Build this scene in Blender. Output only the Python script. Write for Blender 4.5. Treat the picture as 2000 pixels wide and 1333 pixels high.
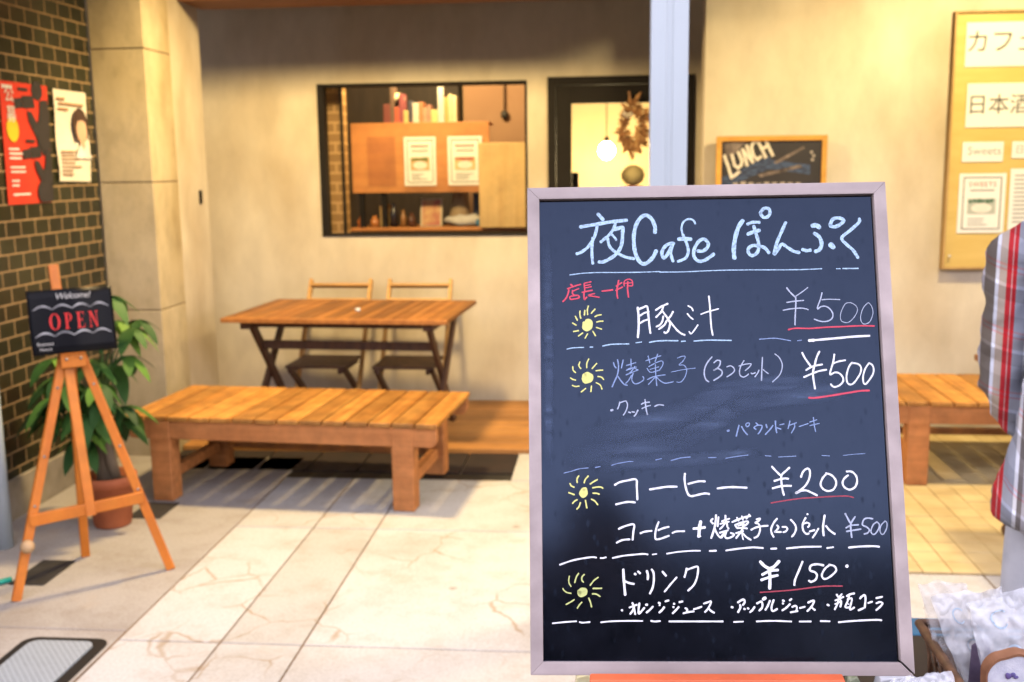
import bpy, bmesh, math, random
from mathutils import Vector, Matrix, noise
random.seed(7)
S = bpy.context.scene
COL = S.collection
R = math.radians
for o in list(bpy.data.objects): bpy.data.objects.remove(o)

# ------------------------------------------------------------------ camera
cd = bpy.data.cameras.new('camera'); cam = bpy.data.objects.new('camera', cd); COL.objects.link(cam)
yaw, pit, rol = -.0927103, .1648946, -.0125375
fw = Vector((math.sin(yaw)*math.cos(pit), math.cos(yaw)*math.cos(pit), -math.sin(pit)))
rt = Vector((math.cos(yaw), -math.sin(yaw), 0)); up = rt.cross(fw)
rx = rt*math.cos(rol)+up*math.sin(rol); ux = -rt*math.sin(rol)+up*math.cos(rol)
cam.matrix_world = Matrix(((rx.x, ux.x, -fw.x, 0), (rx.y, ux.y, -fw.y, 0), (rx.z, ux.z, -fw.z, 1.6), (0, 0, 0, 1)))
cd.sensor_width = 36; cd.lens = 2059.58/2000*36; cd.clip_start = .05; cd.clip_end = 500
cd.dof.use_dof = True; cd.dof.focus_distance = 1.27; cd.dof.aperture_fstop = 6.3; cd.dof.aperture_blades = 7
S.camera = cam

# ------------------------------------------------------------------ world, sun, exposure
W = bpy.data.worlds.new("World"); S.world = W; W.use_nodes = True
nt = W.node_tree; bg = nt.nodes['Background']
sky = nt.nodes.new('ShaderNodeTexSky'); sky.sky_type = 'NISHITA'; sky.sun_disc = False
SUN_EL, SUN_AZ = R(9), R(20)          # low sun behind the cafe: the street side is in blue dusk light
sky.sun_elevation = SUN_EL; sky.sun_rotation = SUN_AZ; sky.air_density = 1.0; sky.dust_density = .4; sky.ozone_density = .8
hs = nt.nodes.new('ShaderNodeHueSaturation'); hs.inputs['Saturation'].default_value = .48; nt.links.new(sky.outputs[0], hs.inputs['Color'])   # thin dusk cloud: paler, slightly pink
tn = nt.nodes.new('ShaderNodeMix'); tn.data_type = 'RGBA'; tn.blend_type = 'MULTIPLY'; tn.inputs[0].default_value = 1; tn.inputs[7].default_value = (1.30, 1.06, 1.12, 1)
nt.links.new(hs.outputs[0], tn.inputs[6]); 
cl_ = nt.nodes.new('ShaderNodeMix'); cl_.data_type = 'RGBA'; cl_.inputs[0].default_value = .55; cl_.inputs[7].default_value = (1.78, 1.68, 1.86, 1)   # even veil of cloud
nt.links.new(tn.outputs[2], cl_.inputs[6]); nt.links.new(cl_.outputs[2], bg.inputs[0]); bg.inputs[1].default_value = SKY_STRENGTH = .15
sl = bpy.data.lights.new('sun', 'SUN'); sl.energy = .05; sl.angle = R(.5); sl.color = (1, .86, .7)
sun = bpy.data.objects.new('sun', sl); COL.objects.link(sun)
d = Vector((math.sin(SUN_AZ)*math.cos(SUN_EL), math.cos(SUN_AZ)*math.cos(SUN_EL), math.sin(SUN_EL)))
sun.rotation_euler = d.to_track_quat('Z', 'Y').to_euler(); sun.location = (0, 30, 20)
S.view_settings.view_transform = 'Standard'; S.view_settings.look = 'None'
S.view_settings.exposure = 3.32; S.view_settings.gamma = 1
LAMP_W = (48, 31); LAMP_COL = (1, .73, .34)
S.cycles.use_denoising = True
S.cycles.max_bounces = 7; S.cycles.diffuse_bounces = 1; S.cycles.transparent_max_bounces = 10; S.cycles.sample_clamp_indirect = .022

# ------------------------------------------------------------------ materials
def nodes(name):
    m = bpy.data.materials.new(name); m.use_nodes = True
    return m, m.node_tree, m.node_tree.nodes['Principled BSDF']
def N(t, typ, **kw):
    n = t.nodes.new('ShaderNode'+typ)
    for k, v in kw.items():
        if k[0] == '_': n.inputs[int(k[1:])].default_value = v
        else: setattr(n, k, v)
    return n
def ramp(t, src, stops):
    r = t.nodes.new('ShaderNodeValToRGB'); e = r.color_ramp.elements
    while len(e) < len(stops): e.new(.5)
    for q, (p, c) in zip(e, stops): q.position = p; q.color = (*c, 1) if len(c) == 3 else c
    t.links.new(src, r.inputs[0]); return r
def coords(t, stretch=(1, 1, 1), kind='Object'):
    c = t.nodes.new('ShaderNodeTexCoord'); mp = t.nodes.new('ShaderNodeMapping')
    mp.inputs[3].default_value = stretch; t.links.new(c.outputs[kind], mp.inputs[0]); return mp.outputs[0]
def mix(t, f, a, b, typ='MIX'):
    n = t.nodes.new('ShaderNodeMix'); n.data_type = 'RGBA'; n.blend_type = typ
    for i, v in ((0, f), (6, a), (7, b)):
        if hasattr(v, 'links') or hasattr(v, 'is_output'): t.links.new(v, n.inputs[i])
        elif i == 0: n.inputs[0].default_value = v
        else: n.inputs[i].default_value = (*v, 1)
    return n.outputs[2]
def bump(t, b, src, s, dist=.002):
    n = t.nodes.new('ShaderNodeBump'); n.inputs[0].default_value = s; n.inputs[1].default_value = dist
    t.links.new(src, n.inputs['Height']); t.links.new(n.outputs[0], b.inputs['Normal'])
def mat(name, c1, c2=None, rough=.6, scale=6, stretch=(1, 1, 1), bmp=0, bscale=None, island=0, metal=0, spec=.5, detail=6, lo=.35, hi=.65, coat=0, blotch=None):
    m, t, b = nodes(name); c2 = c2 or tuple(x*.78 for x in c1)
    v = coords(t, stretch); n = N(t, 'TexNoise'); n.inputs['Scale'].default_value = scale; n.inputs['Detail'].default_value = detail
    t.links.new(v, n.inputs['Vector']); col = ramp(t, n.outputs[0], [(lo, c2), (hi, c1)]).outputs[0]
    if island:
        g = t.nodes.new('ShaderNodeNewGeometry'); r = ramp(t, g.outputs['Random Per Island'], [(0, (1-island,)*3), (1, (1+island*.4,)*3)])
        col = mix(t, 1.0, col, r.outputs[0], 'MULTIPLY')
    if blotch:                       # (scale, darkest factor, lightest factor): stains and wear patches
        nb_ = N(t, 'TexNoise'); nb_.inputs['Scale'].default_value = blotch[0]; nb_.inputs['Detail'].default_value = 7; nb_.inputs['Roughness'].default_value = .65
        t.links.new(coords(t, blotch[3] if len(blotch) > 3 else (1, 1, 1)), nb_.inputs['Vector'])
        col = mix(t, 1.0, col, ramp(t, nb_.outputs[0], [(.33, (blotch[1],)*3), (.55, (1, 1, 1)), (.7, (blotch[2],)*3)]).outputs[0], 'MULTIPLY')
    t.links.new(col, b.inputs['Base Color'])
    b.inputs['Roughness'].default_value = rough; b.inputs['Metallic'].default_value = metal; b.inputs['Specular IOR Level'].default_value = spec
    b.inputs['Coat Weight'].default_value = coat
    if bmp:
        n2 = N(t, 'TexNoise'); n2.inputs['Scale'].default_value = bscale or scale*6; n2.inputs['Detail'].default_value = 4
        t.links.new(v, n2.inputs['Vector']); bump(t, b, n2.outputs[0], bmp)
    return m
def wood(name, c1, c2, axis=0, scale=3, rough=.5, island=.25, bmp=.25, blotch=(5, .78, 1.12)):
    st = [28, 28, 28]; st[axis] = 1.6
    return mat(name, c1, c2, rough, scale, tuple(x/3 for x in st), bmp, scale*2.5, island, lo=.3, hi=.7, blotch=blotch)
def emit(name, col, s):
    m, t, b = nodes(name); b.inputs['Base Color'].default_value = (*col, 1)
    b.inputs['Emission Color'].default_value = (*col, 1); b.inputs['Emission Strength'].default_value = s; return m
def glass(name, tint=(1, 1, 1), k=1.0):
    m = bpy.data.materials.new(name); m.use_nodes = True; t = m.node_tree; t.nodes.clear()
    o = t.nodes.new('ShaderNodeOutputMaterial'); mx = t.nodes.new('ShaderNodeMixShader'); a = t.nodes.new('ShaderNodeBsdfTransparent'); g = t.nodes.new('ShaderNodeBsdfGlossy'); f = t.nodes.new('ShaderNodeFresnel')
    a.inputs[0].default_value = (*tint, 1); g.inputs['Roughness'].default_value = .02; f.inputs[0].default_value = 1.45
    t.links.new(f.outputs[0], mx.inputs[0]); t.links.new(a.outputs[0], mx.inputs[1]); t.links.new(g.outputs[0], mx.inputs[2]); t.links.new(mx.outputs[0], o.inputs[0]); return m

# ------------------------------------------------------------------ mesh helpers
class MB:
    def __init__(s, org=(0, 0, 0)): s.bm = bmesh.new(); s.o = Vector(org); s.mi = 0
    def v(s, p): return s.bm.verts.new(Vector(p)-s.o)
    def f(s, vs):
        f = s.bm.faces.new(vs); f.material_index = s.mi; return f
    def poly(s, pts): return s.f([s.v(p) for p in pts])
    def hexa(s, q):
        v = [s.v(p) for p in q]
        for i in ((3, 2, 1, 0), (4, 5, 6, 7), (0, 1, 5, 4), (1, 2, 6, 5), (2, 3, 7, 6), (3, 0, 4, 7)): s.f([v[k] for k in i])
        return s
    def box(s, a, b):
        (x, y, z), (X, Y, Z) = a, b
        return s.hexa([(x, y, z), (X, y, z), (X, Y, z), (x, Y, z), (x, y, Z), (X, y, Z), (X, Y, Z), (x, Y, Z)])
    def beam(s, p, q, w, h, side=None):
        p, q = Vector(p), Vector(q); dz = (q-p).normalized()
        sd = Vector(side) if side else (Vector((0, 0, 1)) if abs(dz.z) < .9 else Vector((1, 0, 0)))
        a = dz.cross(sd).normalized(); b = a.cross(dz).normalized(); a *= w/2; b *= h/2
        return s.hexa([p-a-b, p+a-b, p+a+b, p-a+b, q-a-b, q+a-b, q+a+b, q-a+b])
    def tube(s, pts, r, n=10, cap=True):
        pts = [Vector(p) for p in pts]; rr = r if isinstance(r, (list, tuple)) else [r]*len(pts); rings = []; a = None
        for i, p in enumerate(pts):
            d = (pts[min(i+1, len(pts)-1)]-pts[max(i-1, 0)]).normalized()
            if a is None: a = d.cross(Vector((0, 0, 1)) if abs(d.z) < .9 else Vector((1, 0, 0))).normalized()
            a = (a-d*a.dot(d)).normalized(); b = d.cross(a)
            rings.append([s.v(p+(a*math.cos(2*math.pi*k/n)+b*math.sin(2*math.pi*k/n))*rr[i]) for k in range(n)])
        for r0, r1 in zip(rings, rings[1:]):
            for k in range(n): s.f([r0[k], r0[(k+1) % n], r1[(k+1) % n], r1[k]])
        if cap: s.f(rings[0][::-1]); s.f(rings[-1])
        return s
    def lathe(s, c, prof, n=32):
        c = Vector(c); rings = [[s.v(c+Vector((r*math.cos(2*math.pi*k/n), r*math.sin(2*math.pi*k/n), z))) for k in range(n)] for r, z in prof]
        for r0, r1 in zip(rings, rings[1:]):
            for k in range(n): s.f([r0[k], r0[(k+1) % n], r1[(k+1) % n], r1[k]])
        return s
    def ball(s, c, r, n=14, m=8):
        r = Vector((r, r, r)) if not hasattr(r, '__len__') else Vector(r); c = Vector(c)
        rings = [[s.v(c+Vector((r.x*math.sin(math.pi*j/m)*math.cos(2*math.pi*k/n), r.y*math.sin(math.pi*j/m)*math.sin(2*math.pi*k/n), r.z*math.cos(math.pi*j/m)))) for k in range(n)] for j in range(1, m)]
        for r0, r1 in zip(rings, rings[1:]):
            for k in range(n): s.f([r0[k], r1[k], r1[(k+1) % n], r0[(k+1) % n]])
        t = s.v(c+Vector((0, 0, r.z))); b = s.v(c-Vector((0, 0, r.z)))
        for k in range(n): s.f([t, rings[0][k], rings[0][(k+1) % n]]); s.f([b, rings[-1][(k+1) % n], rings[-1][k]])
        return s
    def prism(s, pts, d):            # pts: closed outline, d: extrude vector
        a = [s.v(p) for p in pts]; b = [s.v(Vector(p)+Vector(d)) for p in pts]; n = len(pts)
        s.f(a[::-1]); s.f(b)
        for k in range(n): s.f([a[k], a[(k+1) % n], b[(k+1) % n], b[k]])
        return s
    def obj(s, name, mats, parent=None, loc=None, smooth=False, bev=0, fix=True):
        me = bpy.data.meshes.new(name)
        if fix: bmesh.ops.recalc_face_normals(s.bm, faces=s.bm.faces)
        s.bm.to_mesh(me); s.bm.free()
        for m in (mats if isinstance(mats, (list, tuple)) else [mats]): me.materials.append(m)
        if smooth:
            for p in me.polygons: p.use_smooth = True
        o = bpy.data.objects.new(name, me); COL.objects.link(o)
        if parent: o.parent = parent
        elif loc is not None: o.location = loc
        else: o.location = s.o
        if bev:
            b = o.modifiers.new('bevel', 'BEVEL'); b.width = bev; b.segments = 2; b.limit_method = 'ANGLE'
        return o
def tag(o, label=None, cat=None, group=None, kind=None):
    for k, v in (('label', label), ('category', cat), ('group', group), ('kind', kind)):
        if v: o[k] = v
    return o
def thing(name, label, cat, loc=(0, 0, 0), rz=0, group=None):
    o = bpy.data.objects.new(name, None); COL.objects.link(o); o.location = loc; o.rotation_euler = (0, 0, rz)
    o.empty_display_size = .1
    return tag(o, label, cat, group)
def dup(root, loc, rz, label, group=None):
    r = root.copy(); COL.objects.link(r); r.location = loc; r.rotation_euler = (0, 0, rz); r['label'] = label
    if group: r['group'] = group
    for ch in list(root.children):
        c = ch.copy(); COL.objects.link(c); c.parent = r
        for g in ch.children:
            q = g.copy(); COL.objects.link(q); q.parent = c
    return r
def lettering(name, body, size, origin, ex, ey, m, parent, off=.001, align='LEFT', depth=0.0, shear=0, spacing=1):
    """text as a mesh lying on a surface: ex/ey = the surface's right and up directions (in the parent's space)"""
    c = bpy.data.curves.new(name, 'FONT'); c.body = body; c.size = size; c.align_x = align; c.shear = shear; c.space_character = spacing; c.extrude = depth; c.resolution_u = 3
    t = bpy.data.objects.new(name, c); COL.objects.link(t); bpy.context.view_layer.update()
    me = bpy.data.meshes.new_from_object(t.evaluated_get(bpy.context.evaluated_depsgraph_get()))
    bpy.data.objects.remove(t)
    ex, ey = Vector(ex).normalized(), Vector(ey).normalized(); ez = ex.cross(ey)
    mw = Matrix(((ex.x, ey.x, ez.x, 0), (ex.y, ey.y, ez.y, 0), (ex.z, ey.z, ez.z, 0), (0, 0, 0, 1)))
    me.transform(Matrix.Translation(Vector(origin)+ez*off) @ mw)
    me.materials.clear(); me.materials.append(m)
    o = bpy.data.objects.new(name, me); COL.objects.link(o); o.parent = parent; return o
def skin(name, nodes_, edges, m, parent=None, sub=2, org=(0, 0, 0)):
    me = bpy.data.meshes.new(name); me.from_pydata([Vector(p[:3])-Vector(org) for p in nodes_], edges, [])
    o = bpy.data.objects.new(name, me); COL.objects.link(o)
    o.modifiers.new('skin', 'SKIN'); o.modifiers.new('sub', 'SUBSURF').levels = sub
    sv = me.skin_vertices[0].data
    for i, p in enumerate(nodes_):
        sv[i].radius = (p[3], p[4] if len(p) > 4 else p[3])
    sv[0].use_root = True
    bpy.context.view_layer.update()
    m2 = bpy.data.meshes.new_from_object(o.evaluated_get(bpy.context.evaluated_depsgraph_get()))
    bpy.data.objects.remove(o)
    for p in m2.polygons: p.use_smooth = True
    m2.materials.clear(); m2.materials.append(m)
    q = bpy.data.objects.new(name, m2); COL.objects.link(q)
    if parent: q.parent = parent
    return q

# ------------------------------------------------------------------ material list
plaster = mat('plaster', (.66, .575, .43), (.48, .385, .255), .85, 1.9, (1, 1, .55), .25, 60, lo=.30, hi=.56, detail=10, blotch=(5.5, .89, 1.05, (1, 1, .5)))
plaster_dirty = plaster
stone = mat('stone cladding', (.58, .48, .31), (.40, .31, .165), .7, 3.2, (1, 1, .5), .15, 60, island=.06, lo=.3, hi=.68, blotch=(9, .80, 1.06, (1, 1, .6)))
wood_pine = wood('varnished pine slats', (.70, .34, .08), (.44, .165, .028), 1, 3, .42, .40, .25, (11, .66, 1.25))
wood_frame = wood('bare pine frame', (.68, .275, .085), (.48, .17, .045), 0, 3, .6, .12, .2, (9, .72, 1.15))
wood_table = wood('acacia table slats', (.48, .20, .048), (.29, .105, .024), 1, 3, .45, .45)
wood_shaded = wood('wood with painted shade', (.10, .045, .022), (.055, .026, .013), 2, 3, .6, .15)  # shade under tabletop and seats is painted into this wood colour
wood_chair = wood('oiled chair wood', (.62, .34, .10), (.46, .23, .06), 0, 3, .5, .15)
wood_easel = wood('beech easel', (.78, .25, .03), (.66, .18, .02), 2, 2, .45, .08)
wood_deck = wood('deck boards', (.55, .26, .075), (.36, .15, .04), 0, 2, .55, .3)
wood_beam = wood('stained beam', (.30, .13, .06), (.20, .08, .035), 0, 2, .6, .1)
taupe = wood('taupe frame foil', (.44, .375, .375), (.31, .26, .26), 0, 2.2, .5, .05, .1)
taupe_v = wood('taupe frame foil upright', (.44, .375, .375), (.31, .26, .26), 2, 2.2, .5, .05, .1)
black_metal = mat('black metal', (.014, .012, .010), None, .75, 4, spec=.15)
black = mat('black', (.006, .006, .007), None, .6, 4)
white_paint = mat('white painted steel', (.50, .58, .64), (.45, .52, .57), .45, 3, (1, 1, .3))
paper = mat('paper', (.80, .78, .72), (.76, .74, .67), .8, 2)
ink = mat('black ink', (.02, .02, .022), None, .7, 4)
grey_ink = mat('grey print', (.30, .29, .27), None, .8, 4)
red_ink = mat('red print', (.50, .12, .10), None, .8, 4)
steel = mat('steel screw', (.5, .5, .5), None, .35, 4, metal=1)
terracotta = mat('terracotta', (.42, .12, .04), (.30, .075, .025), .7, 9, bmp=.1)
soil = mat('soil', (.06, .04, .025), (.02, .015, .01), .95, 60, bmp=.6)
pane_glass = glass('window glass')

def tile_material():
    m, t, b = nodes('glazed wall tiles'); c = t.nodes.new('ShaderNodeTexCoord'); sx = N(t, 'SeparateXYZ'); cb = N(t, 'CombineXYZ')
    t.links.new(c.outputs['Object'], sx.inputs[0]); t.links.new(sx.outputs[1], cb.inputs[0]); t.links.new(sx.outputs[2], cb.inputs[1])
    br = N(t, 'TexBrick', offset=.5); br.inputs['Scale'].default_value = 1; br.inputs['Brick Width'].default_value = .127; br.inputs['Row Height'].default_value = .0763
    br.inputs['Mortar Size'].default_value = .0046; br.inputs['Mortar Smooth'].default_value = .25; br.inputs['Bias'].default_value = 0
    br.inputs['Color1'].default_value = (.008, .010, .005, 1); br.inputs['Color2'].default_value = (.019, .022, .010, 1); br.inputs['Mortar'].default_value = (.30, .20, .10, 1)
    t.links.new(cb.outputs[0], br.inputs['Vector'])
    n = N(t, 'TexNoise'); n.inputs['Scale'].default_value = 5; t.links.new(cb.outputs[0], n.inputs['Vector'])
    col = mix(t, .5, br.outputs[0], ramp(t, n.outputs[0], [(.3, (.6, .55, .5)), (.7, (1.2, 1.2, 1.1))]).outputs[0], 'MULTIPLY')
    t.links.new(col, b.inputs['Base Color'])
    r = N(t, 'MapRange'); r.inputs[3].default_value = .28; r.inputs[4].default_value = .9; t.links.new(br.outputs['Fac'], r.inputs[0]); t.links.new(r.outputs[0], b.inputs['Roughness'])
    inv = N(t, 'Math', operation='SUBTRACT'); inv.inputs[0].default_value = 1; t.links.new(br.outputs['Fac'], inv.inputs[1]); bump(t, b, inv.outputs[0], .7, .004)
    return m
tiles = tile_material()

def paving_material(name, base, dark, crack=True):
    m, t, b = nodes(name); v = coords(t)
    n = N(t, 'TexNoise'); n.inputs['Scale'].default_value = 1.7; n.inputs['Detail'].default_value = 8; n.inputs['Roughness'].default_value = .62; t.links.new(v, n.inputs['Vector'])
    col = ramp(t, n.outputs[0], [(.28, dark), (.5, base), (.75, tuple(x*1.06 for x in base))]).outputs[0]
    n2 = N(t, 'TexNoise'); n2.inputs['Scale'].default_value = 90; n2.inputs['Detail'].default_value = 3; t.links.new(v, n2.inputs['Vector'])
    col = mix(t, .5, col, ramp(t, n2.outputs[0], [(.3, (.72, .70, .68)), (.62, (1.04, 1.04, 1.04))]).outputs[0], 'MULTIPLY')
    gi = t.nodes.new('ShaderNodeNewGeometry'); col = mix(t, 1, col, ramp(t, gi.outputs['Random Per Island'], [(0, (.90, .89, .87)), (1, (1.04, 1.04, 1.05))]).outputs[0], 'MULTIPLY')
    sp0 = N(t, 'TexVoronoi'); sp0.inputs['Scale'].default_value = 3.3; t.links.new(v, sp0.inputs['Vector'])      # gum and drip spots
    col = mix(t, 1, col, ramp(t, sp0.outputs['Distance'], [(.03, (.62, .58, .54)), (.075, (1, 1, 1))]).outputs[0], 'MULTIPLY')
    fm = N(t, 'TexNoise'); fm.inputs['Scale'].default_value = 6.5; fm.inputs['Detail'].default_value = 9; fm.inputs['Roughness'].default_value = .7; t.links.new(v, fm.inputs['Vector'])
    col = mix(t, 1, col, ramp(t, fm.outputs[0], [(.32, (.86, .83, .78)), (.5, (1, 1, 1))]).outputs[0], 'MULTIPLY')
    # rusty stains
    n3 = N(t, 'TexNoise'); n3.inputs['Scale'].default_value = 3.1; n3.inputs['Detail'].default_value = 5;
    o3 = N(t, 'Vector' 'Math', operation='ADD'); o3.inputs[1].default_value = (4.3, 1.7, 0); t.links.new(v, o3.inputs[0]); t.links.new(o3.outputs[0], n3.inputs['Vector'])
    st = ramp(t, n3.outputs[0], [(.62, (0, 0, 0)), (.78, (.45, .45, .45))]).outputs[0]
    col = mix(t, st, col, (.42, .29, .16))
    if crack:
        w = N(t, 'TexNoise'); w.inputs['Scale'].default_value = 5; w.inputs['Detail'].default_value = 4; t.links.new(v, w.inputs['Vector'])
        wv = N(t, 'VectorMath', operation='MULTIPLY_ADD'); wv.inputs[1].default_value = (.16, .16, 0); t.links.new(w.outputs['Color'], wv.inputs[0]); t.links.new(v, wv.inputs[2])
        vo = N(t, 'TexVoronoi', feature='DISTANCE_TO_EDGE'); vo.inputs['Scale'].default_value = 4.2; t.links.new(wv.outputs[0], vo.inputs['Vector'])
        line = ramp(t, vo.outputs[0], [(.006, (1, 1, 1)), (.022, (0, 0, 0))]).outputs[0]
        g = N(t, 'TexNoise'); g.inputs['Scale'].default_value = 1.9; g.inputs['Detail'].default_value = 2; t.links.new(v, g.inputs['Vector'])
        gm = ramp(t, g.outputs[0], [(.50, (0, 0, 0)), (.59, (.65, .65, .65))]).outputs[0]
        f = mix(t, 1, line, gm, 'MULTIPLY'); col = mix(t, f, col, (.33, .22, .11))
    t.links.new(col, b.inputs['Base Color']); b.inputs['Roughness'].default_value = .8; bump(t, b, n2.outputs[0], .15); return m
slab_mat = paving_material('worn concrete slabs', (.575, .555, .52), (.45, .41, .35))
strip_mat = paving_material('grey screed', (.44, .405, .37), (.32, .275, .235), False)
joint_mat = mat('dirty joint', (.24, .15, .08), (.12, .075, .04), .95, 6)
terr_mat = mat('terrace pavers', (.72, .56, .28), (.58, .42, .19), .8, 5, island=.10, bmp=.1, bscale=80)
dark_tile = mat('dark entrance tiles', (.024, .012, .008), (.014, .008, .006), .85, 6, island=.15)

# ------------------------------------------------------------------ setting: ground
def slab(mb, x0, x1, y0, y1, z=0, g=.004, t=.05):
    mb.box((x0+g, y0+g, z-t), (x1-g, y1-g, z))
mb = MB(); mb.box((-30, -40, -.3), (30, 12, -.052)); tag(mb.obj('street', mat('asphalt', (.10, .10, .10), (.05, .05, .05), .9, 30)), kind='structure')
mb = MB(); mb.box((-2.77, -1.0, -.05), (4.2, 5.2, -.0035)); tag(mb.obj('paving_joints', joint_mat), kind='structure')
mb = MB()
XS = [-1.687, -1.324, -1.034, .56, 1.46, 2.9]; YS = [-1.0, .2, 1.25, 2.28, 3.288, 4.45, 5.215]
for i in range(5):
    for j in range(6):
        if XS[i] >= .5 and YS[j+1] > 4.1:
            if YS[j] < 4.06: slab(mb, XS[i], XS[i+1], YS[j], 4.06)
            continue
        slab(mb, XS[i], XS[i+1], YS[j], YS[j+1], g=.0035)
mb.box((-.5, 5.222, -.05), (.55, 5.73, 0))
tag(mb.obj('pavement', slab_mat, bev=.0025), kind='structure')
mb = MB(); slab(mb, -2.765, -1.69, -1, 3.36); slab(mb, -2.765, -1.69, 3.36, 5.59, g=.002)
tag(mb.obj('concrete_strip', strip_mat, bev=.004), kind='structure')
mb = MB(); p = .1125
for i in range(22):
    for j in range(21):
        x = .56+i*p; y = 4.07+j*p
        mb.box((x+.002, y+.002, -.04), (x+p-.002, min(y+p, 6.385)-.002, random.uniform(.004, .0065)))
mb.mi = 1; mb.box((.56, 4.06, -.05), (4, 6.385, -.004))
tag(mb.obj('terrace_paving', [terr_mat, joint_mat], bev=.0015), kind='structure')
mb = MB()
for i in range(7):
    x = -.5-.28*(i+1)+(.0 if i else .0)
    slab(mb, max(x, -2.45), x+.28, 5.34, 5.733, 0, .005)
mb.mi = 1; mb.box((-2.45, 5.222, -.05), (-.503, 5.338, -.006))
mb.mi = 2; mb.box((-2.45, 5.222, -.05), (-.5, 5.733, -.016))
tag(mb.obj('entrance_tiles', [dark_tile, black, mat('pale grout', (.42, .33, .24))], bev=.002), kind='structure')

# ------------------------------------------------------------------ setting: neighbour's tiled wall
t = thing('tiled_wall', 'wall of small dark green-brown glazed tiles with pale mortar beside the stone pillar', 'wall', (-2.77, 3.0, 0))
mb = MB((-2.77, 3.0, 0)); mb.box((-9.0, 2.6, .187), (-2.77, 5.58, 6.4)); o = mb.obj('tile_face', tiles, t)
mb = MB((-2.77, 3.0, 0)); mb.box((-3.0, 2.6, -.05), (-2.752, 5.585, .187)); mb.obj('plinth', mat('rough concrete plinth', (.34, .29, .22), (.20, .17, .12), .9, 7, bmp=.3), t, bev=.006)

# ------------------------------------------------------------------ the cafe building
cafe = thing('cafe_building', 'cream plastered cafe front with black window and door, wooden beam and stone-clad corner pillar', 'building', (-1, 7, 0))
O = (-1, 7, 0)
def part(name, m, mk, bev=0, parent=None, smooth=False):
    mb = MB(O); mk(mb); return mb.obj(name, m, parent or cafe, bev=bev, smooth=smooth)
def recess(mb):                      # wall with two openings
    y0, y1 = 7.0, 7.16; wx0, wx1, wz0, wz1 = -1.925, -.535, 1.145, 2.145; dx0, dx1, dz = -.40, .545, 2.162
    for a in (((-2.95, y0, -.05), (wx0, y1, 2.95)), ((wx0, y0, -.05), (wx1, y1, wz0)), ((wx0, y0, wz1), (wx1, y1, 2.95)), ((wx1, y0, -.05), (dx0, y1, 2.95)), ((dx0, y0, dz), (dx1, y1, 2.95)), ((dx1, y0, -.05), (.9, y1, 2.95))): mb.box(*a)
part('recess_wall', plaster, recess)
tag(part('side_wall', plaster, lambda m: m.box((.555, 6.39, -.05), (9, 6.62, 3.3))), 'bright plain plaster wall right of the door')
part('wall_end', plaster, lambda m: m.box((-2.95, 5.937, -.05), (-2.471, 6.39, 3.3)), .004)
def pil(mb):
    zs = [-.05, .833, 1.534, 2.24, 3.3]
    for a, b in zip(zs, zs[1:]): mb.box((-2.765, 5.588, a+.003), (-2.467, 5.932, b-.003))
    mb.mi = 1; mb.box((-2.76, 5.60, -.05), (-2.472, 5.95, 3.3))
tag(part('pillar', [stone, joint_mat], pil, .003), 'pale stone-clad corner pillar with dark horizontal joints')
part('latch_plate', black_metal, lambda m: (m.box((-2.469, 6.235, 1.395), (-2.461, 6.27, 1.475)), m.box((-2.463, 6.247, 1.42), (-2.458, 6.258, 1.45))), .001)
part('beam', wood_beam, lambda m: m.box((-2.469, 6.08, 2.555), (.553, 6.45, 3.249)), .004)
part('soffit', mat('soffit boards', (.45, .30, .18), (.34, .21, .12), .7, 3, (1, 8, 1)), lambda m: (m.box((-2.768, 3.78, 3.25), (9, 6.389, 3.40)), m.box((-2.95, 6.451, 2.951), (.6, 7.2, 3.1))))
part('upper_wall', plaster, lambda m: (m.box((-2.768, 3.9, 3.401), (9, 4.1, 6.4)), m.box((-2.768, 4.1, 6.2), (9, 9.6, 6.4)), m.box((8.8, 3.9, -.05), (9, 6.38, 3.249))))  # out of view, put in to block the sky
tag(part('sky_block_board', wood_beam, lambda m: m.box((-2.768, 3.785, 2.45), (8.99, 3.83, 3.248))), 'unseen deep board added along the eave front to block sky light')  # added board above the view; keeps sky light out of the recess
# interior shell
part('room_wall', mat('room wall', (.62, .50, .30), (.55, .43, .25), .8, 2), lambda m: (m.box((-3.1, 9.2, -.05), (1.9, 9.35, 2.8)), m.box((1.75, 7.161, -.05), (1.9, 9.199, 2.8)), m.box((-3.1, 7.161, -.05), (-2.95, 9.199, 2.8)), m.box((-3.1, 7.161, 2.801), (1.9, 9.35, 2.95))))
part('partition', mat('brown partition', (.36, .22, .13), (.28, .16, .09), .8, 2), lambda m: (m.box((-.44, 7.161, -.05), (-.40, 9.199, 2.79)), m.box((-1.12, 8.25, -.05), (-.441, 8.29, 2.79))))
part('room_floor', mat('room floor', (.22, .13, .07)), lambda m: m.box((-2.949, 7.161, -.05), (1.749, 9.199, -.01)))
# window
def ring(mb, x0, x1, z0, z1, y0, y1, wl, wr, wb, wt):
    mb.box((x0, y0, z0), (x0+wl, y1, z1)); mb.box((x1-wr, y0, z0), (x1, y1, z1)); mb.box((x0+wl, y0, z0), (x1-wr, y1, z0+wb)); mb.box((x0+wl, y0, z1-wt), (x1-wr, y1, z1))
w = part('window', black_metal, lambda m: ring(m, -1.924, -.536, 1.146, 2.144, 6.985, 7.08, .042, .012, .014, .022), .002)
part('pane', pane_glass, lambda m: m.poly([(-1.88, 7.03, 1.16), (-.548, 7.03, 1.16), (-.548, 7.03, 2.122), (-1.88, 7.03, 2.122)]), parent=w)
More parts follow.
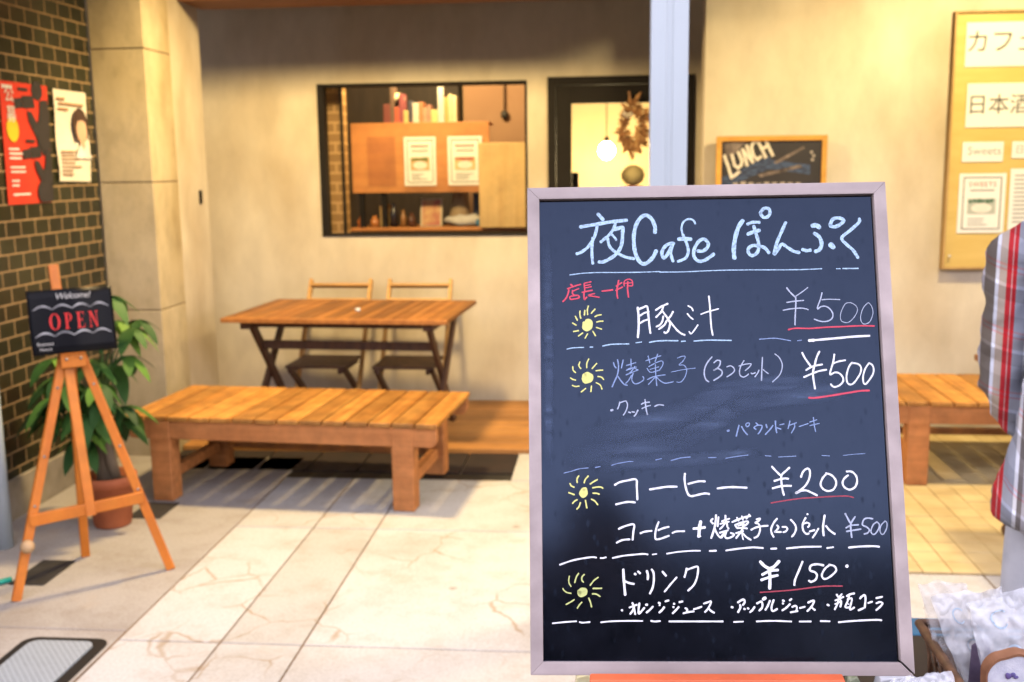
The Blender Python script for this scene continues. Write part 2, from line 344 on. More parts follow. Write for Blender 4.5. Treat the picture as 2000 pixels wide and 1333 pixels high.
# door
dr = part('door', black_metal, lambda m: (ring(m, -.399, .544, -.03, 2.160, 6.985, 7.09, .05, .05, .02, .05), ring(m, -.345, .49, 0, 2.106, 7.0, 7.05, .10, .10, .25, .115)), .002)
part('door_pane', pane_glass, lambda m: m.poly([(-.246, 7.025, .25), (.391, 7.025, .25), (.391, 7.025, 1.992), (-.246, 7.025, 1.992)]), parent=dr)
part('handle', mat('brass', (.5, .36, .15), None, .35, 4, metal=1), lambda m: (m.tube([(.44, 6.94, .95), (.44, 6.94, 1.15)], .011), m.beam((.44, 6.94, .97), (.44, 7.0, .97), .012, .012), m.beam((.44, 6.94, 1.13), (.44, 7.0, 1.13), .012, .012)), parent=dr)

# wooden deck in the recess
mb = MB((-1, 6.3, 0)); n = 9; y0, y1 = 5.737, 6.995
for i in range(n):
    a = y0+(y1-y0)*i/n; b = y0+(y1-y0)*(i+1)/n
    x1 = .553 if b < 6.39 else .85
    mb.box((-2.46 if b < 6.39 else -2.9, a+.004, -.02), (x1, b-.004, .022))
o = mb.obj('wooden_deck', wood_deck, bev=.003); tag(o, 'low orange-brown board deck along the foot of the recessed wall', 'deck')

# eave post
mb = MB((.205, 3.72, 0)); x0, x1 = .138, .262
mb.prism([(x0, 3.66, -.05), (x0+.050, 3.66, -.05), (x0+.053, 3.664, -.05), (x0+.071, 3.664, -.05), (x0+.074, 3.66, -.05), (x1, 3.66, -.05), (x1, 3.78, -.05), (x0, 3.78, -.05)], (0, 0, 3.35))
ps = mb.obj('steel_post', white_paint, bev=.002); tag(ps, 'white painted square steel post rising behind the big menu board', 'post')
mb = MB((-2.6, 4.13, 0)); mb.tube([(-2.6, 4.13, -.03), (-2.6, 4.13, .75), (-2.64, 4.13, .82), (-2.72, 4.13, .84)], .04, 14)
tag(mb.obj('drain_pipe', white_paint, smooth=True), 'pale grey drain pipe at the foot of the tiled wall', 'pipe')

# lamps under the soffit (out of the picture, their light is what the photograph shows)
def ceiling_lamp(x, y, w, label, col=LAMP_COL, cone=146):
    t = thing('ceiling_lamp', label, 'lamp', (x, y, 3.25), 0, 'lamps under the eave')
    mb = MB(); mb.lathe((0, 0, 0), [(.001, 0), (.07, 0), (.07, -.03), (.035, -.05), (.03, -.08), (.001, -.08)], 20); mb.obj('housing', black_metal, t, smooth=True)
    mb = MB(); mb.ball((0, 0, -.125), (.045, .045, .05)); b = mb.obj('bulb', emit('lamp bulb', (1, .75, .42), 6), t, smooth=True)
    l = bpy.data.lights.new('lamp', 'SPOT'); l.energy = w; l.color = col; l.shadow_soft_size = .15; l.spot_size = R(cone); l.spot_blend = .7
    lo = bpy.data.objects.new('lamp', l); COL.objects.link(lo); lo.parent = t; lo.location = (0, 0, -.235); lo.rotation_euler = (R(20), 0, 0)
ceiling_lamp(-1.3, 5.0, LAMP_W[0], 'bare bulb ceiling lamp over the slatted bench')
ceiling_lamp(1.95, 4.9, LAMP_W[1], 'bare bulb ceiling lamp over the right-hand bench', (1, .79, .42), 160)

# ------------------------------------------------------------------ slatted benches
def make_bench(label):
    # local frame: x along the length, y to the wall, z up
    t = thing('slatted_bench', label, 'bench', (0, 0, 0), 0, 'low slatted pine benches')
    L, D, H = 1.575, .70, .405
    mb = MB(); n = 14; w = L/n
    for i in range(n):
        x = -L/2+i*w; mb.box((x+.004, -.012+random.uniform(-.003, .003), H), (x+w-.004, D+.012, H+.022))
    mb.obj('slats', wood_pine, t, bev=.003)
    for y in (.0, D-.035):
        r = .03; mb = MB(); x0, x1 = -L/2+.01, L/2-.01; z0, z1 = H-.092, H-.001
        out = [(x0+.002, y, z1), (x1-.002, y, z1)]+[(x1-.035+.035*math.cos(a), y, z0+.045-.045*math.sin(a)) for a in (0, .4, .8, 1.2, 1.57)]+[(x0+.035-.035*math.sin(a), y, z0+.045-.045*math.cos(a)) for a in (0, .4, .8, 1.2, 1.57)]
        mb.prism(out, (0, .035, 0)); mb.obj('apron', wood_frame, t, bev=.003)
    for x in (-L/2+.13, L/2-.23):
        for y in (-.004, D-.10):
            mb = MB(); mb.box((x, y, 0), (x+.105, y+.10, H-.002)); mb.obj('leg', wood_frame, t, bev=.006)
        mb = MB(); mb.box((x+.03, .097, .09), (x+.075, D-.101, .145)); mb.obj('stretcher', wood_frame, t, bev=.004)
    mb = MB(); mb.box((-L/2+.236, D-.07, .10), (L/2-.231, D-.03, .135)); mb.obj('stretcher', wood_frame, t, bev=.004)
    return t
bench = make_bench('low slatted pine bench standing in front of the folding table and chairs')
bench.location = (-1.565, 4.745, 0); bench.rotation_euler = (0, 0, R(-4.6))
dup(bench, (2.13, 5.21, .006), R(-.6), 'low slatted pine bench under the notice board, partly hidden by the person')

# ------------------------------------------------------------------ folding garden tables
def make_table(label):
    t = thing('folding_table', label, 'table', (0, 0, 0), 0, 'folding wooden garden tables')
    L, D, H = 1.31, .89, .765
    mb = MB(); n = 18; w = (L-.10)/n
    for i in range(n):
        x = -L/2+.05+i*w; mb.box((x+.003, .052, H-.022), (x+w-.003, D-.052, H))
    for y in (0, D-.05): mb.box((-L/2, y, H-.025), (L/2, y+.05, H+.001))
    for x in (-L/2, L/2-.05): mb.box((x, .05, H-.025), (x+.05, D-.05, H+.001))
    mb.obj('tabletop', wood_table, t, bev=.003)
    for sx in (-1, 1):
        x = sx*(L/2-.12)
        mb = MB(); mb.box((x-.03, .06, H-.07), (x+.03, D-.06, H-.026)); mb.obj('bearer', wood_shaded, t, bev=.003)
        mb = MB(); mb.beam((x-.012*sx, .14, H-.06), (x-.012*sx, D-.12, .0), .024, .058, (0, 1, 0)); mb.obj('leg', wood_shaded, t, bev=.003)
        mb = MB(); mb.beam((x+.014*sx, D-.16, H-.06), (x+.014*sx, .06, .0), .024, .058, (0, 1, 0)); mb.obj('leg', wood_shaded, t, bev=.003)
    mb = MB(); mb.beam((-L/2+.12, .29, .57), (L/2-.12, .29, .57), .024, .05); mb.obj('stretcher', wood_shaded, t, bev=.002)
    mb = MB(); mb.box((-L/2+.16, .08, H-.06), (L/2-.16, .10, H-.027)); mb.obj('rail', wood_shaded, t)
    return t
tb = make_table('folding slatted wooden table between the bench and the two chairs')
tb.location = (-1.54, 5.70, .0); tb.rotation_euler = (0, 0, R(-3.6))
dup(tb, (2.235, 3.76, .006), R(.5), 'folding wooden table of which one corner shows left of the person')
mb = MB((-1.47, 6.04, .766)); mb.lathe((-1.47, 6.04, .766), [(.001, 0), (.016, 0), (.016, .012), (.013, .018), (.001, .018)], 16)
tag(mb.obj('bottle_cap', mat('white plastic', (.8, .8, .78), None, .4), smooth=True), 'small white cap lying on the folding table', 'cap')

# ------------------------------------------------------------------ folding chairs
def make_chair(label):
    t = thing('folding_chair', label, 'chair', (0, 0, 0), 0, 'folding wooden chairs by the wall')
    W_ = .43
    for s in (-1, 1):
        x = s*(W_/2-.012)
        mb = MB(); mb.beam((x, .64, .845), (x, .13, 0), .022, .042, (0, 1, 0)); mb.obj('back_post', wood_chair, t, bev=.003)
        mb = MB(); mb.beam((s*(W_/2-.040), .03, .365), (s*(W_/2-.040), .56, 0), .022, .042, (0, 1, 0)); mb.obj('leg', wood_shaded, t, bev=.003)
    for z0, z1, nm in ((.785, .832, 'top_rail'), (.67, .75, 'back_rail')):
        zc = (z0+z1)/2; y = .13+.51*zc/.865
        mb = MB(); mb.beam((-W_/2+.02, y, zc), (W_/2-.02, y, zc), z1-z0, .018, (0, .51, .865)); mb.obj(nm, wood_chair, t, bev=.003)
    mb = MB()
    for i in range(6): mb.box((-W_/2+.028, -.01+i*.066, .367), (W_/2-.028, .05+i*.066, .385))
    for s in (-1, 1): mb.box((s*(W_/2-.06)-.012, -.01, .335), (s*(W_/2-.06)+.012, .38, .3665))
    mb.obj('seat', wood_shaded, t, bev=.003)
    mb = MB(); mb.beam((-W_/2+.03, .44, .10), (W_/2-.03, .44, .10), .02, .03); mb.obj('stretcher', wood_shaded, t)
    return t
ch = make_chair('left of the two folding wooden chairs behind the table, nearer the stone pillar')
ch.location = (-1.79, 6.20, .022); ch.rotation_euler = (0, 0, R(-2))
dup(ch, (-1.245, 6.19, .022), R(-1), 'right of the two folding wooden chairs behind the table, nearer the deck end')

# ------------------------------------------------------------------ easel with the OPEN sign
ea = thing('easel', 'orange beech tripod easel standing in front of the potted plant', 'easel', (-1.997, 3.755, 0), R(37.2))
# local: x along the front, y back
ap = Vector((0, .135, .885))
for s, nm in ((-1, 'leg'), (1, 'leg')):
    mb = MB(); mb.beam((s*.030, .128, .905), (s*.288, 0, 0), .034, .020, (s*.2, 1, 0)); l = mb.obj(nm, wood_easel, ea, bev=.003)
    for f in (.14, .42, .62):
        m2 = MB(); c = Vector((s*.030, .128, .905)).lerp(Vector((s*.288, 0, 0)), f); m2.ball(c+Vector((0, -.0115, .0)), .0055, 8, 6); m2.obj('screw', steel, l, smooth=True)
mb = MB(); mb.beam((0, .16, .88), (.023, .349, 0), .034, .020, (0, 1, 0)); mb.obj('rear_leg', wood_easel, ea, bev=.003)
mb = MB(); mb.beam((-.035, .175, 1.245), (.005, .020, .275), .036, .018, (0, 1, 0)); mb.obj('mast', wood_easel, ea, bev=.003)
mb = MB(); mb.beam((-.215, .030, .292), (.205, .030, .312), .018, .046, (0, 0, 1)); mb.obj('crossbar', wood_easel, ea, bev=.003)
mb = MB(); mb.box((-.050, .072, .855), (.042, .135, .912)); blk = mb.obj('ledge_block', wood_easel, ea, bev=.004)
for x in (-.03, .022):
    m2 = MB(); m2.ball((x, .071, .89), .006, 8, 6); m2.obj('screw', steel, blk, smooth=True)
mb = MB(); mb.ball((-.232, -.004, .205), .026); mb.obj('knob', mat('pale wooden knob', (.62, .40, .20)), ea, smooth=True)

sg = thing('open_sign', 'black plastic OPEN sign with red letters resting on the easel ledge', 'sign', (-1.997, 3.755, 0), R(37.2))
sx0, sx1 = -.148, .158; SB = Vector((0, .070, .914)); SU = Vector((0, .16, .987)).normalized(); SN = Vector((0, -.987, .16)).normalized()
def sp(x, v, off=0, bow=True):
    b = .012*math.sin((x-sx0)/(sx1-sx0)*9.0)*.8*(.5+v*1.5)+.02*(abs(x)/.2)**2 if bow else 0
    return Vector((x, 0, 0))+SB+SU*v+SN*(off-b+.02)
mb = MB(); nx, nz = 20, 8; g = [[mb.v(sp(sx0+(sx1-sx0)*i/nx, .245*j/nz)) for i in range(nx+1)] for j in range(nz+1)]
g2 = [[mb.v(sp(sx0+(sx1-sx0)*i/nx, .245*j/nz, -.003)) for i in range(nx+1)] for j in range(nz+1)]
for j in range(nz):
    for i in range(nx): mb.f([g[j][i], g[j][i+1], g[j+1][i+1], g[j+1][i]]); mb.f([g2[j+1][i], g2[j+1][i+1], g2[j][i+1], g2[j][i]])
for j in range(nz):
    mb.f([g[j][0], g[j+1][0], g2[j+1][0], g2[j][0]]); mb.f([g2[j][nx], g2[j+1][nx], g[j+1][nx], g[j][nx]])
for i in range(nx): mb.f([g2[0][i], g2[0][i+1], g[0][i+1], g[0][i]]); mb.f([g[nz][i], g[nz][i+1], g2[nz][i+1], g2[nz][i]])
mb.obj('panel', mat('black sign plastic', (.005, .0055, .008), None, .32, 4, spec=.12), sg, smooth=True)
def wrap(o):                # bend flat lettering onto the bowed sheet
    for v in o.data.vertices:
        x, z = v.co.x, v.co.y; v.co = sp(x, z, .0012)
def sign_text(name, s, size, x, v, m, shear=0, sp_=1):
    c = lettering(name, s, size, (0, 0, 0), (1, 0, 0), (0, 1, 0), m, sg, 0, 'CENTER', shear=shear, spacing=sp_)
    for q in c.data.vertices: q.co.x += x; q.co.y += v
    bmv = bmesh.new(); bmv.from_mesh(c.data); bmesh.ops.subdivide_edges(bmv, edges=[e for e in bmv.edges if e.calc_length() > .03], cuts=3); bmv.to_mesh(c.data); bmv.free(); wrap(c); return c
sign_red = mat('sign red', (.80, .02, .015), None, .5); sign_white = mat('sign silver', (.62, .60, .55), None, .5)
sign_text('greeting_lettering', 'Welcome!', .033, .012, .207, sign_white, .25, .9)
mb = MB()
def glyph(P, x0): mb.f([mb.v(sp((x0+x*.001)*.72+.006, .092+y*.00105, .0012)) for x, y in P])
def oring(x0):
    n = 28
    for i in range(n):
        a0, a1 = 2*math.pi*i/n, 2*math.pi*(i+1)/n
        glyph([(27+26*math.cos(a0), 29+30*math.sin(a0)), (27+26*math.cos(a1), 29+30*math.sin(a1)), (27+15*math.cos(a1), 29+27.5*math.sin(a1)), (27+15*math.cos(a0), 29+27.5*math.sin(a0))], x0)
def rc(x0, a, b, c, d): glyph([(a, b), (c, b), (c, d), (a, d)], x0)
X = -.118; oring(X)
X = -.044; rc(X, 5, 3, 15, 55); rc(X, 0, 0, 21, 3); rc(X, 0, 55, 15, 58)
for i in range(10):
    a0, a1 = -1.57+3.14*i/10, -1.57+3.14*(i+1)/10
    glyph([(15+21*math.cos(a0), 42+16*math.sin(a0)), (15+21*math.cos(a1), 42+16*math.sin(a1)), (15+12*math.cos(a1), 42+13.5*math.sin(a1)), (15+12*math.cos(a0), 42+13.5*math.sin(a0))], X)
X = .016; rc(X, 5, 3, 15, 55); rc(X, 0, 0, 38, 3); rc(X, 0, 55, 37, 58); rc(X, 15, 28, 30, 31.5); glyph([(35, 3), (38, 3), (40, 15), (37.5, 15)], X); glyph([(34, 55), (37, 55), (38, 45), (36, 45)], X); rc(X, 28, 24, 30, 36)
X = .078; rc(X, 6, 3, 10, 55); rc(X, 0, 0, 16, 3); rc(X, 0, 55, 8, 58); glyph([(4, 58), (16, 58), (45, 0), (38, 0)], X); rc(X, 39, 3, 43, 55); rc(X, 34, 55, 49, 58)
mb.obj('open_lettering', sign_red, sg)

sign_text('hours_lettering', 'Business', .017, -.10, .036, sign_white); sign_text('hours_lettering', 'Hours', .017, -.10, .016, sign_white)
silver = mat('silver print', (.45, .45, .45), (.12, .12, .13), .4, 14)
for v0 in (.172, .070):
    mb = MB()
    pts = [sp(-.132+.272*i/60, v0+.012*abs(math.sin(i/60*math.pi*4))-.004, .0015) for i in range(61)]
    for a, b2 in zip(range(60), range(1, 61)):
        wa = .0035+.005*abs(math.sin(a/60*math.pi*4)); wb = .0035+.005*abs(math.sin(b2/60*math.pi*4))
        mb.poly([pts[a], pts[b2], pts[b2]+SU*wb, pts[a]+SU*wa])
    mb.obj('wave_ornament', silver, sg)

# ------------------------------------------------------------------ potted plant
pp = thing('potted_plant', 'leafy money tree in a terracotta pot beside the tiled wall', 'plant', (-2.262, 4.45, 0))
mb = MB(); mb.lathe((0, 0, 0), [(.001, .0), (.078, 0), (.083, .012), (.103, .185), (.117, .19), (.12, .235), (.112, .24), (.104, .235), (.098, .195), (.001, .19)], 36); po = mb.obj('pot', terracotta, pp, smooth=True)
mb = MB(); mb.lathe((0, 0, 0), [(.001, .205), (.05, .207), (.097, .20)], 24); mb.obj('soil', soil, po, smooth=True)
mb = MB(); mb.tube([(0, .0, .19), (-.01, 0, .27), (-.015, .0, .36), (-.03, .0, .45), (-.035, 0, .52)], [.056, .047, .040, .034, .02], 12); mb.tube([(.035, -.01, .19), (.022, -.02, .3), (-.005, -.015, .42), (-.02, -.01, .5)], [.03, .028, .024, .016], 10)
mb.obj('trunk', mat('plant bark', (.16, .12, .075), (.08, .06, .035), .85, 18, (1, 1, .4), .5), pp, smooth=True)
leafm, lt, lb = nodes('plant leaf'); g = lt.nodes.new('ShaderNodeNewGeometry'); rr = ramp(lt, g.outputs['Random Per Island'], [(0, (.012, .042, .010)), (.55, (.034, .105, .018)), (1, (.13, .26, .035))]); lt.links.new(rr.outputs[0], lb.inputs['Base Color']); lb.inputs['Roughness'].default_value = .6; lb.inputs['Specular IOR Level'].default_value = .3; lb.inputs['Subsurface Weight'].default_value = 0
mb = MB(); ms = MB()
def leaflet(mb, base, d, L, wd, upv):
    d = d.normalized(); s = d.cross(upv).normalized(); pts = []
    prev = None; n = 7
    for i in range(n+1):
        f = i/n; c = base+d*L*f+Vector((0, 0, -.55*L*f*f)); w = wd*math.sin(math.pi*min(1, f*.93+.05))**.8*(1 if i < n else .05)
        mid = c+Vector((0, 0, -.0)); a = mb.v(c+s*w+Vector((0, 0, .18*w))); b = mb.v(c); e = mb.v(c-s*w+Vector((0, 0, .18*w)))
        if prev: mb.f([prev[0], prev[1], b, a]); mb.f([prev[1], prev[2], e, b])
        prev = (a, b, e)
cl = [(255, 584, -.08), (274, 650, .02), (232, 640, .1), (225, 705, -.1), (268, 700, .0), (180, 715, .1), (140, 735, -.05), (105, 760, .08), (243, 762, -.15), (200, 775, -.1), (160, 795, .06), (118, 815, .0), (240, 815, .0), (195, 830, -.12), (95, 715, .12), (270, 640, .12), (170, 760, -.15), (215, 730, .15), (130, 770, .15), (250, 735, -.2), (190, 740, -.18), (225, 790, -.2), (150, 765, -.12), (262, 790, -.05), (210, 810, .05), (175, 850, -.05), (120, 790, -.1)]
for px, py, dy in cl:
    c = Vector((-2.363+(px-172)*.00242+2.262, dy, .239-(py-925)*.00242))
    r0 = Vector((-.03+random.uniform(-.01, .01), random.uniform(-.01, .01), random.uniform(.40, .52)))
    h = (r0+c)/2+Vector((0, 0, .10)); ms.tube([r0, r0.lerp(h, .6)+Vector((0, 0, .02)), h, h.lerp(c, .6)+Vector((0, 0, .015)), c], [.006, .005, .004, .0035, .003], 6)
    k = random.choice((5, 6, 6)); a0 = random.uniform(0, 6.28); tilt = Vector((c.x, c.y-.05, 0))*1.2
    for i in range(k):
        a = a0+i*2*math.pi/k; L = random.uniform(.085, .165)*(1 if py > 600 else 1.0)
        leaflet(mb, c, Vector((math.cos(a), math.sin(a), random.uniform(-.55, -.05)))+tilt*.8, L, L*random.uniform(.19, .25), Vector((0, 0, 1)))
mb.obj('foliage', leafm, pp, smooth=True, fix=False); ms.obj('stems', mat('green stem', (.06, .13, .03)), pp, smooth=True)

# ------------------------------------------------------------------ ground plates, drain cover, hose
for x0, x1, y0, y1, lab in ((-2.345, -2.2, 3.73, 3.99, 'dark square plate in the concrete behind the left easel leg'), (-2.235, -2.075, 4.53, 4.76, 'dark square plate in the concrete under the left front leg of the bench')):
    mb = MB(((x0+x1)/2, (y0+y1)/2, 0)); mb.box((x0, y0, -.02), (x1, y1, .004)); tag(mb.obj('ground_plate', mat('dark iron plate', (.03, .026, .025), (.018, .016, .015), .7, 20, bmp=.3), bev=.002), lab, 'plate', 'dark plates set in the concrete')
def rrect(x0, x1, y0, y1, r, z, n=6):
    out = []
    for cx, cy, a0 in ((x1-r, y1-r, 0), (x0+r, y1-r, 90), (x0+r, y0+r, 180), (x1-r, y0+r, 270)):
        out += [(cx+r*math.cos(R(a0+90*i/n)), cy+r*math.sin(R(a0+90*i/n)), z) for i in range(n+1)]
    return out
dc = thing('drain_cover', 'grey checkered drain cover with rounded corners in a black frame', 'cover', (-1.86, 3.07, 0))
mb = MB((-1.86, 3.07, 0)); mb.prism(rrect(-2.01, -1.705, 2.72, 3.282, .05, -.03), (0, 0, .035)); mb.obj('cover_frame', black, dc)
m, t_, b_ = nodes('checkered cover steel'); v_ = coords(t_, (1, 1, 1)); ck = N(t_, 'TexBrick', offset=.5); ck.inputs['Scale'].default_value = 1; ck.inputs['Brick Width'].default_value = .022; ck.inputs['Row Height'].default_value = .013; ck.inputs['Mortar Size'].default_value = .0032; ck.inputs['Color1'].default_value = (.26, .30, .35, 1); ck.inputs['Color2'].default_value = (.32, .37, .42, 1); ck.inputs['Mortar'].default_value = (.50, .56, .62, 1); t_.links.new(v_, ck.inputs['Vector']); t_.links.new(ck.outputs[0], b_.inputs['Base Color']); b_.inputs['Roughness'].default_value = .5; b_.inputs['Metallic'].default_value = .3; bump(t_, b_, ck.outputs['Fac'], .4)
mb = MB((-1.86, 3.07, 0)); mb.prism(rrect(-1.975, -1.742, 2.755, 3.247, .04, .004), (0, 0, .007)); mb.obj('cover_plate', m, dc)
mb = MB((-2.35, 3.7, .012)); mb.tube([(-2.62, 3.50, .012), (-2.5, 3.60, .012), (-2.40, 3.70, .012), (-2.345, 3.755, .014)], .011, 10)
tag(mb.obj('garden_hose', mat('teal hose', (.02, .36, .30), None, .4), smooth=True), 'end of a teal garden hose lying behind the left easel leg', 'hose')

# ------------------------------------------------------------------ posters on the tiled wall (plane x = -2.77, seen with +y to the right)
XP = -2.764
def sheet(mb, pts, off, wave=0.0):      # pts (y,z) quad TL TR BR BL -> grid
    tl, tr, br, bl = [Vector(p) for p in pts]; nx, nz = 6, 12; G = []
    for j in range(nz+1):
        row = []
        for i in range(nx+1):
            u, v = i/nx, j/nz; p = tl.lerp(tr, u).lerp(bl.lerp(br, u), v)
            row.append(mb.v((XP+off+wave*math.sin(v*9+u*2)*(.3+v), p.x, p.y)))
        G.append(row)
    for j in range(nz):
        for i in range(nx): mb.f([G[j][i], G[j+1][i], G[j+1][i+1], G[j][i+1]])
def blob(mb, pts, off, lim=None): mb.poly([(XP+off, min(y, 5.068+(z-1.449)*.071) if lim else y, max(z, 1.452) if lim else z) for y, z in pts])
def oval(cy, cz, ry, rz, n=24): return [(cy+ry*math.cos(2*math.pi*i/n), cz+rz*math.sin(2*math.pi*i/n)) for i in range(n)]
pr = thing('red_poster', 'red poster with black camera-crew silhouettes taped to the tiled wall', 'poster', (XP, 4.86, 1.73)); PO = (XP, 4.86, 1.73)
mb = MB(PO); sheet(mb, [(4.69, 2.012), (5.108, 2.014), (5.068, 1.449), (4.68, 1.449)], 0); mb.obj('sheet', mat('poster red', (.62, .045, .02), (.56, .035, .018), .6), pr)
mb = MB(PO)
def crew(cy, cz, s, k):
    A = lambda L: [(cy+a*s, cz+b*s) for a, b in L]
    B_ = lambda pts, o: blob(mb, pts, o+k, 1)
    B_(oval(cy+.085*s, cz+.060*s, .050*s, .046*s), .003)                                            # head
    B_(A([(-.055, .028), (.045, .034), (.055, -.022), (-.045, -.030)]), .0035)                      # camera body
    B_(A([(-.125, .012), (-.055, .020), (-.05, -.026), (-.12, -.034)]), .0036)                      # lens
    B_(A([(-.085, .066), (.0, .066), (.0, .052), (-.085, .052)]), .004)                             # handle
    B_(A([(.10, .014), (.17, .02), (.20, -.05), (.19, -.21), (.10, -.25), (.05, -.19), (.065, -.10), (.09, -.05)]), .0045)   # back
    B_(A([(-.02, -.04), (.02, -.045), (.085, -.12), (.09, -.18), (.05, -.17), (-.01, -.09)]), .0048)   # arm
crew(4.92, 1.925, 1.0, 0); crew(4.945, 1.69, .92, .003); blob(mb, oval(5.0, 1.50, .065, .06), .008, 1); blob(mb, [(4.965, 1.453), (5.07, 1.453), (5.08, 1.60), (5.0, 1.61)], .0085, 1)
mb.obj('figure_print', mat('poster black', (.025, .022, .025), None, .6), pr)
mb = MB(PO); blob(mb, oval(4.765, 1.795, .05, .058), .004); mb.obj('badge_print', mat('poster yellow', (.80, .55, .03), None, .6), pr)
wink = mat('poster white', (.85, .80, .75), None, .6); yink = mat('poster dull ink', (.45, .32, .04), None, .7)
def wall_text(s, size, y, z, m, par, org, off=.005, name='lettering', sc=1):
    o = lettering(name, s, size, (XP-org[0], y-org[1], z-org[2]), (0, 1, 0), (0, 0, 1), m, par, off); return o
wall_text('公', .082, 4.715, 1.925, wink, pr, PO); wall_text('募', .082, 4.722, 1.835, wink, pr, PO)
mb = MB(PO)
for i in range(4): mb.box((XP+.002, 4.705+i*.022, 1.980), (XP+.003, 4.722+i*.022, 1.996))
mb.obj('small_print', wink, pr)
rng = random.Random(3)
mb = MB(PO)
for i in range(11):
    z = 1.70-i*.021; 
    if i in (3, 6, 9): continue
    mb.box((XP+.002, 4.72+i*.0005, z), (XP+.003, 4.72+rng.uniform(.06, .17), z+.009))
mb.obj('small_print', wink, pr)
pw = thing('white_poster', 'cream poster with a dark-haired portrait, curling slightly, right of the red poster', 'poster', (XP, 5.32, 1.78)); PW = (XP, 5.32, 1.78)
mb = MB(PW); sheet(mb, [(5.155, 2.006), (5.487, 2.006), (5.487, 1.543), (5.15, 1.551)], .004, .004); mb.obj('sheet', mat('poster cream', (.80, .74, .62), (.76, .70, .58), .7), pw)
hairp = mat('print hair', (.06, .03, .022)); skinp = mat('print skin', (.74, .47, .32))
mb = MB(PW); blob(mb, oval(5.385, 1.835, .080, .088), .016); blob(mb, [(5.306, 1.84), (5.34, 1.84), (5.345, 1.755), (5.325, 1.75)], .0165); blob(mb, [(5.43, 1.84), (5.463, 1.84), (5.455, 1.76), (5.435, 1.77)], .0166); blob(mb, [(5.335, 1.85), (5.35, 1.885), (5.42, 1.885), (5.445, 1.845), (5.40, 1.862)], .0190); mb.obj('hair_print', hairp, pw)
mb = MB(PW); blob(mb, oval(5.392, 1.808, .053, .066), .0178); blob(mb, [(5.37, 1.77), (5.415, 1.77), (5.425, 1.70), (5.365, 1.70)], .0172); mb.obj('face_print', skinp, pw)
mb = MB(PW); blob(mb, [(5.35, 1.722), (5.372, 1.735), (5.395, 1.705), (5.42, 1.735), (5.45, 1.72), (5.48, 1.665), (5.31, 1.665)], .0186); mb.obj('collar_print', mat('print blouse', (.82, .80, .78)), pw)
mb = MB(PW)
for z, y0, y1 in ((1.955, 5.17, 5.25), (1.932, 5.185, 5.44), (1.905, 5.175, 5.28)): mb.box((XP+.012, y0, z), (XP+.013, y1, z+.011))
for i in range(7): mb.box((XP+.012, 5.175, 1.58+i*.019), (XP+.013, 5.175+rng.uniform(.08, .2), 1.588+i*.019))
mb.obj('small_print', mat('print brown', (.42, .22, .10)), pw)

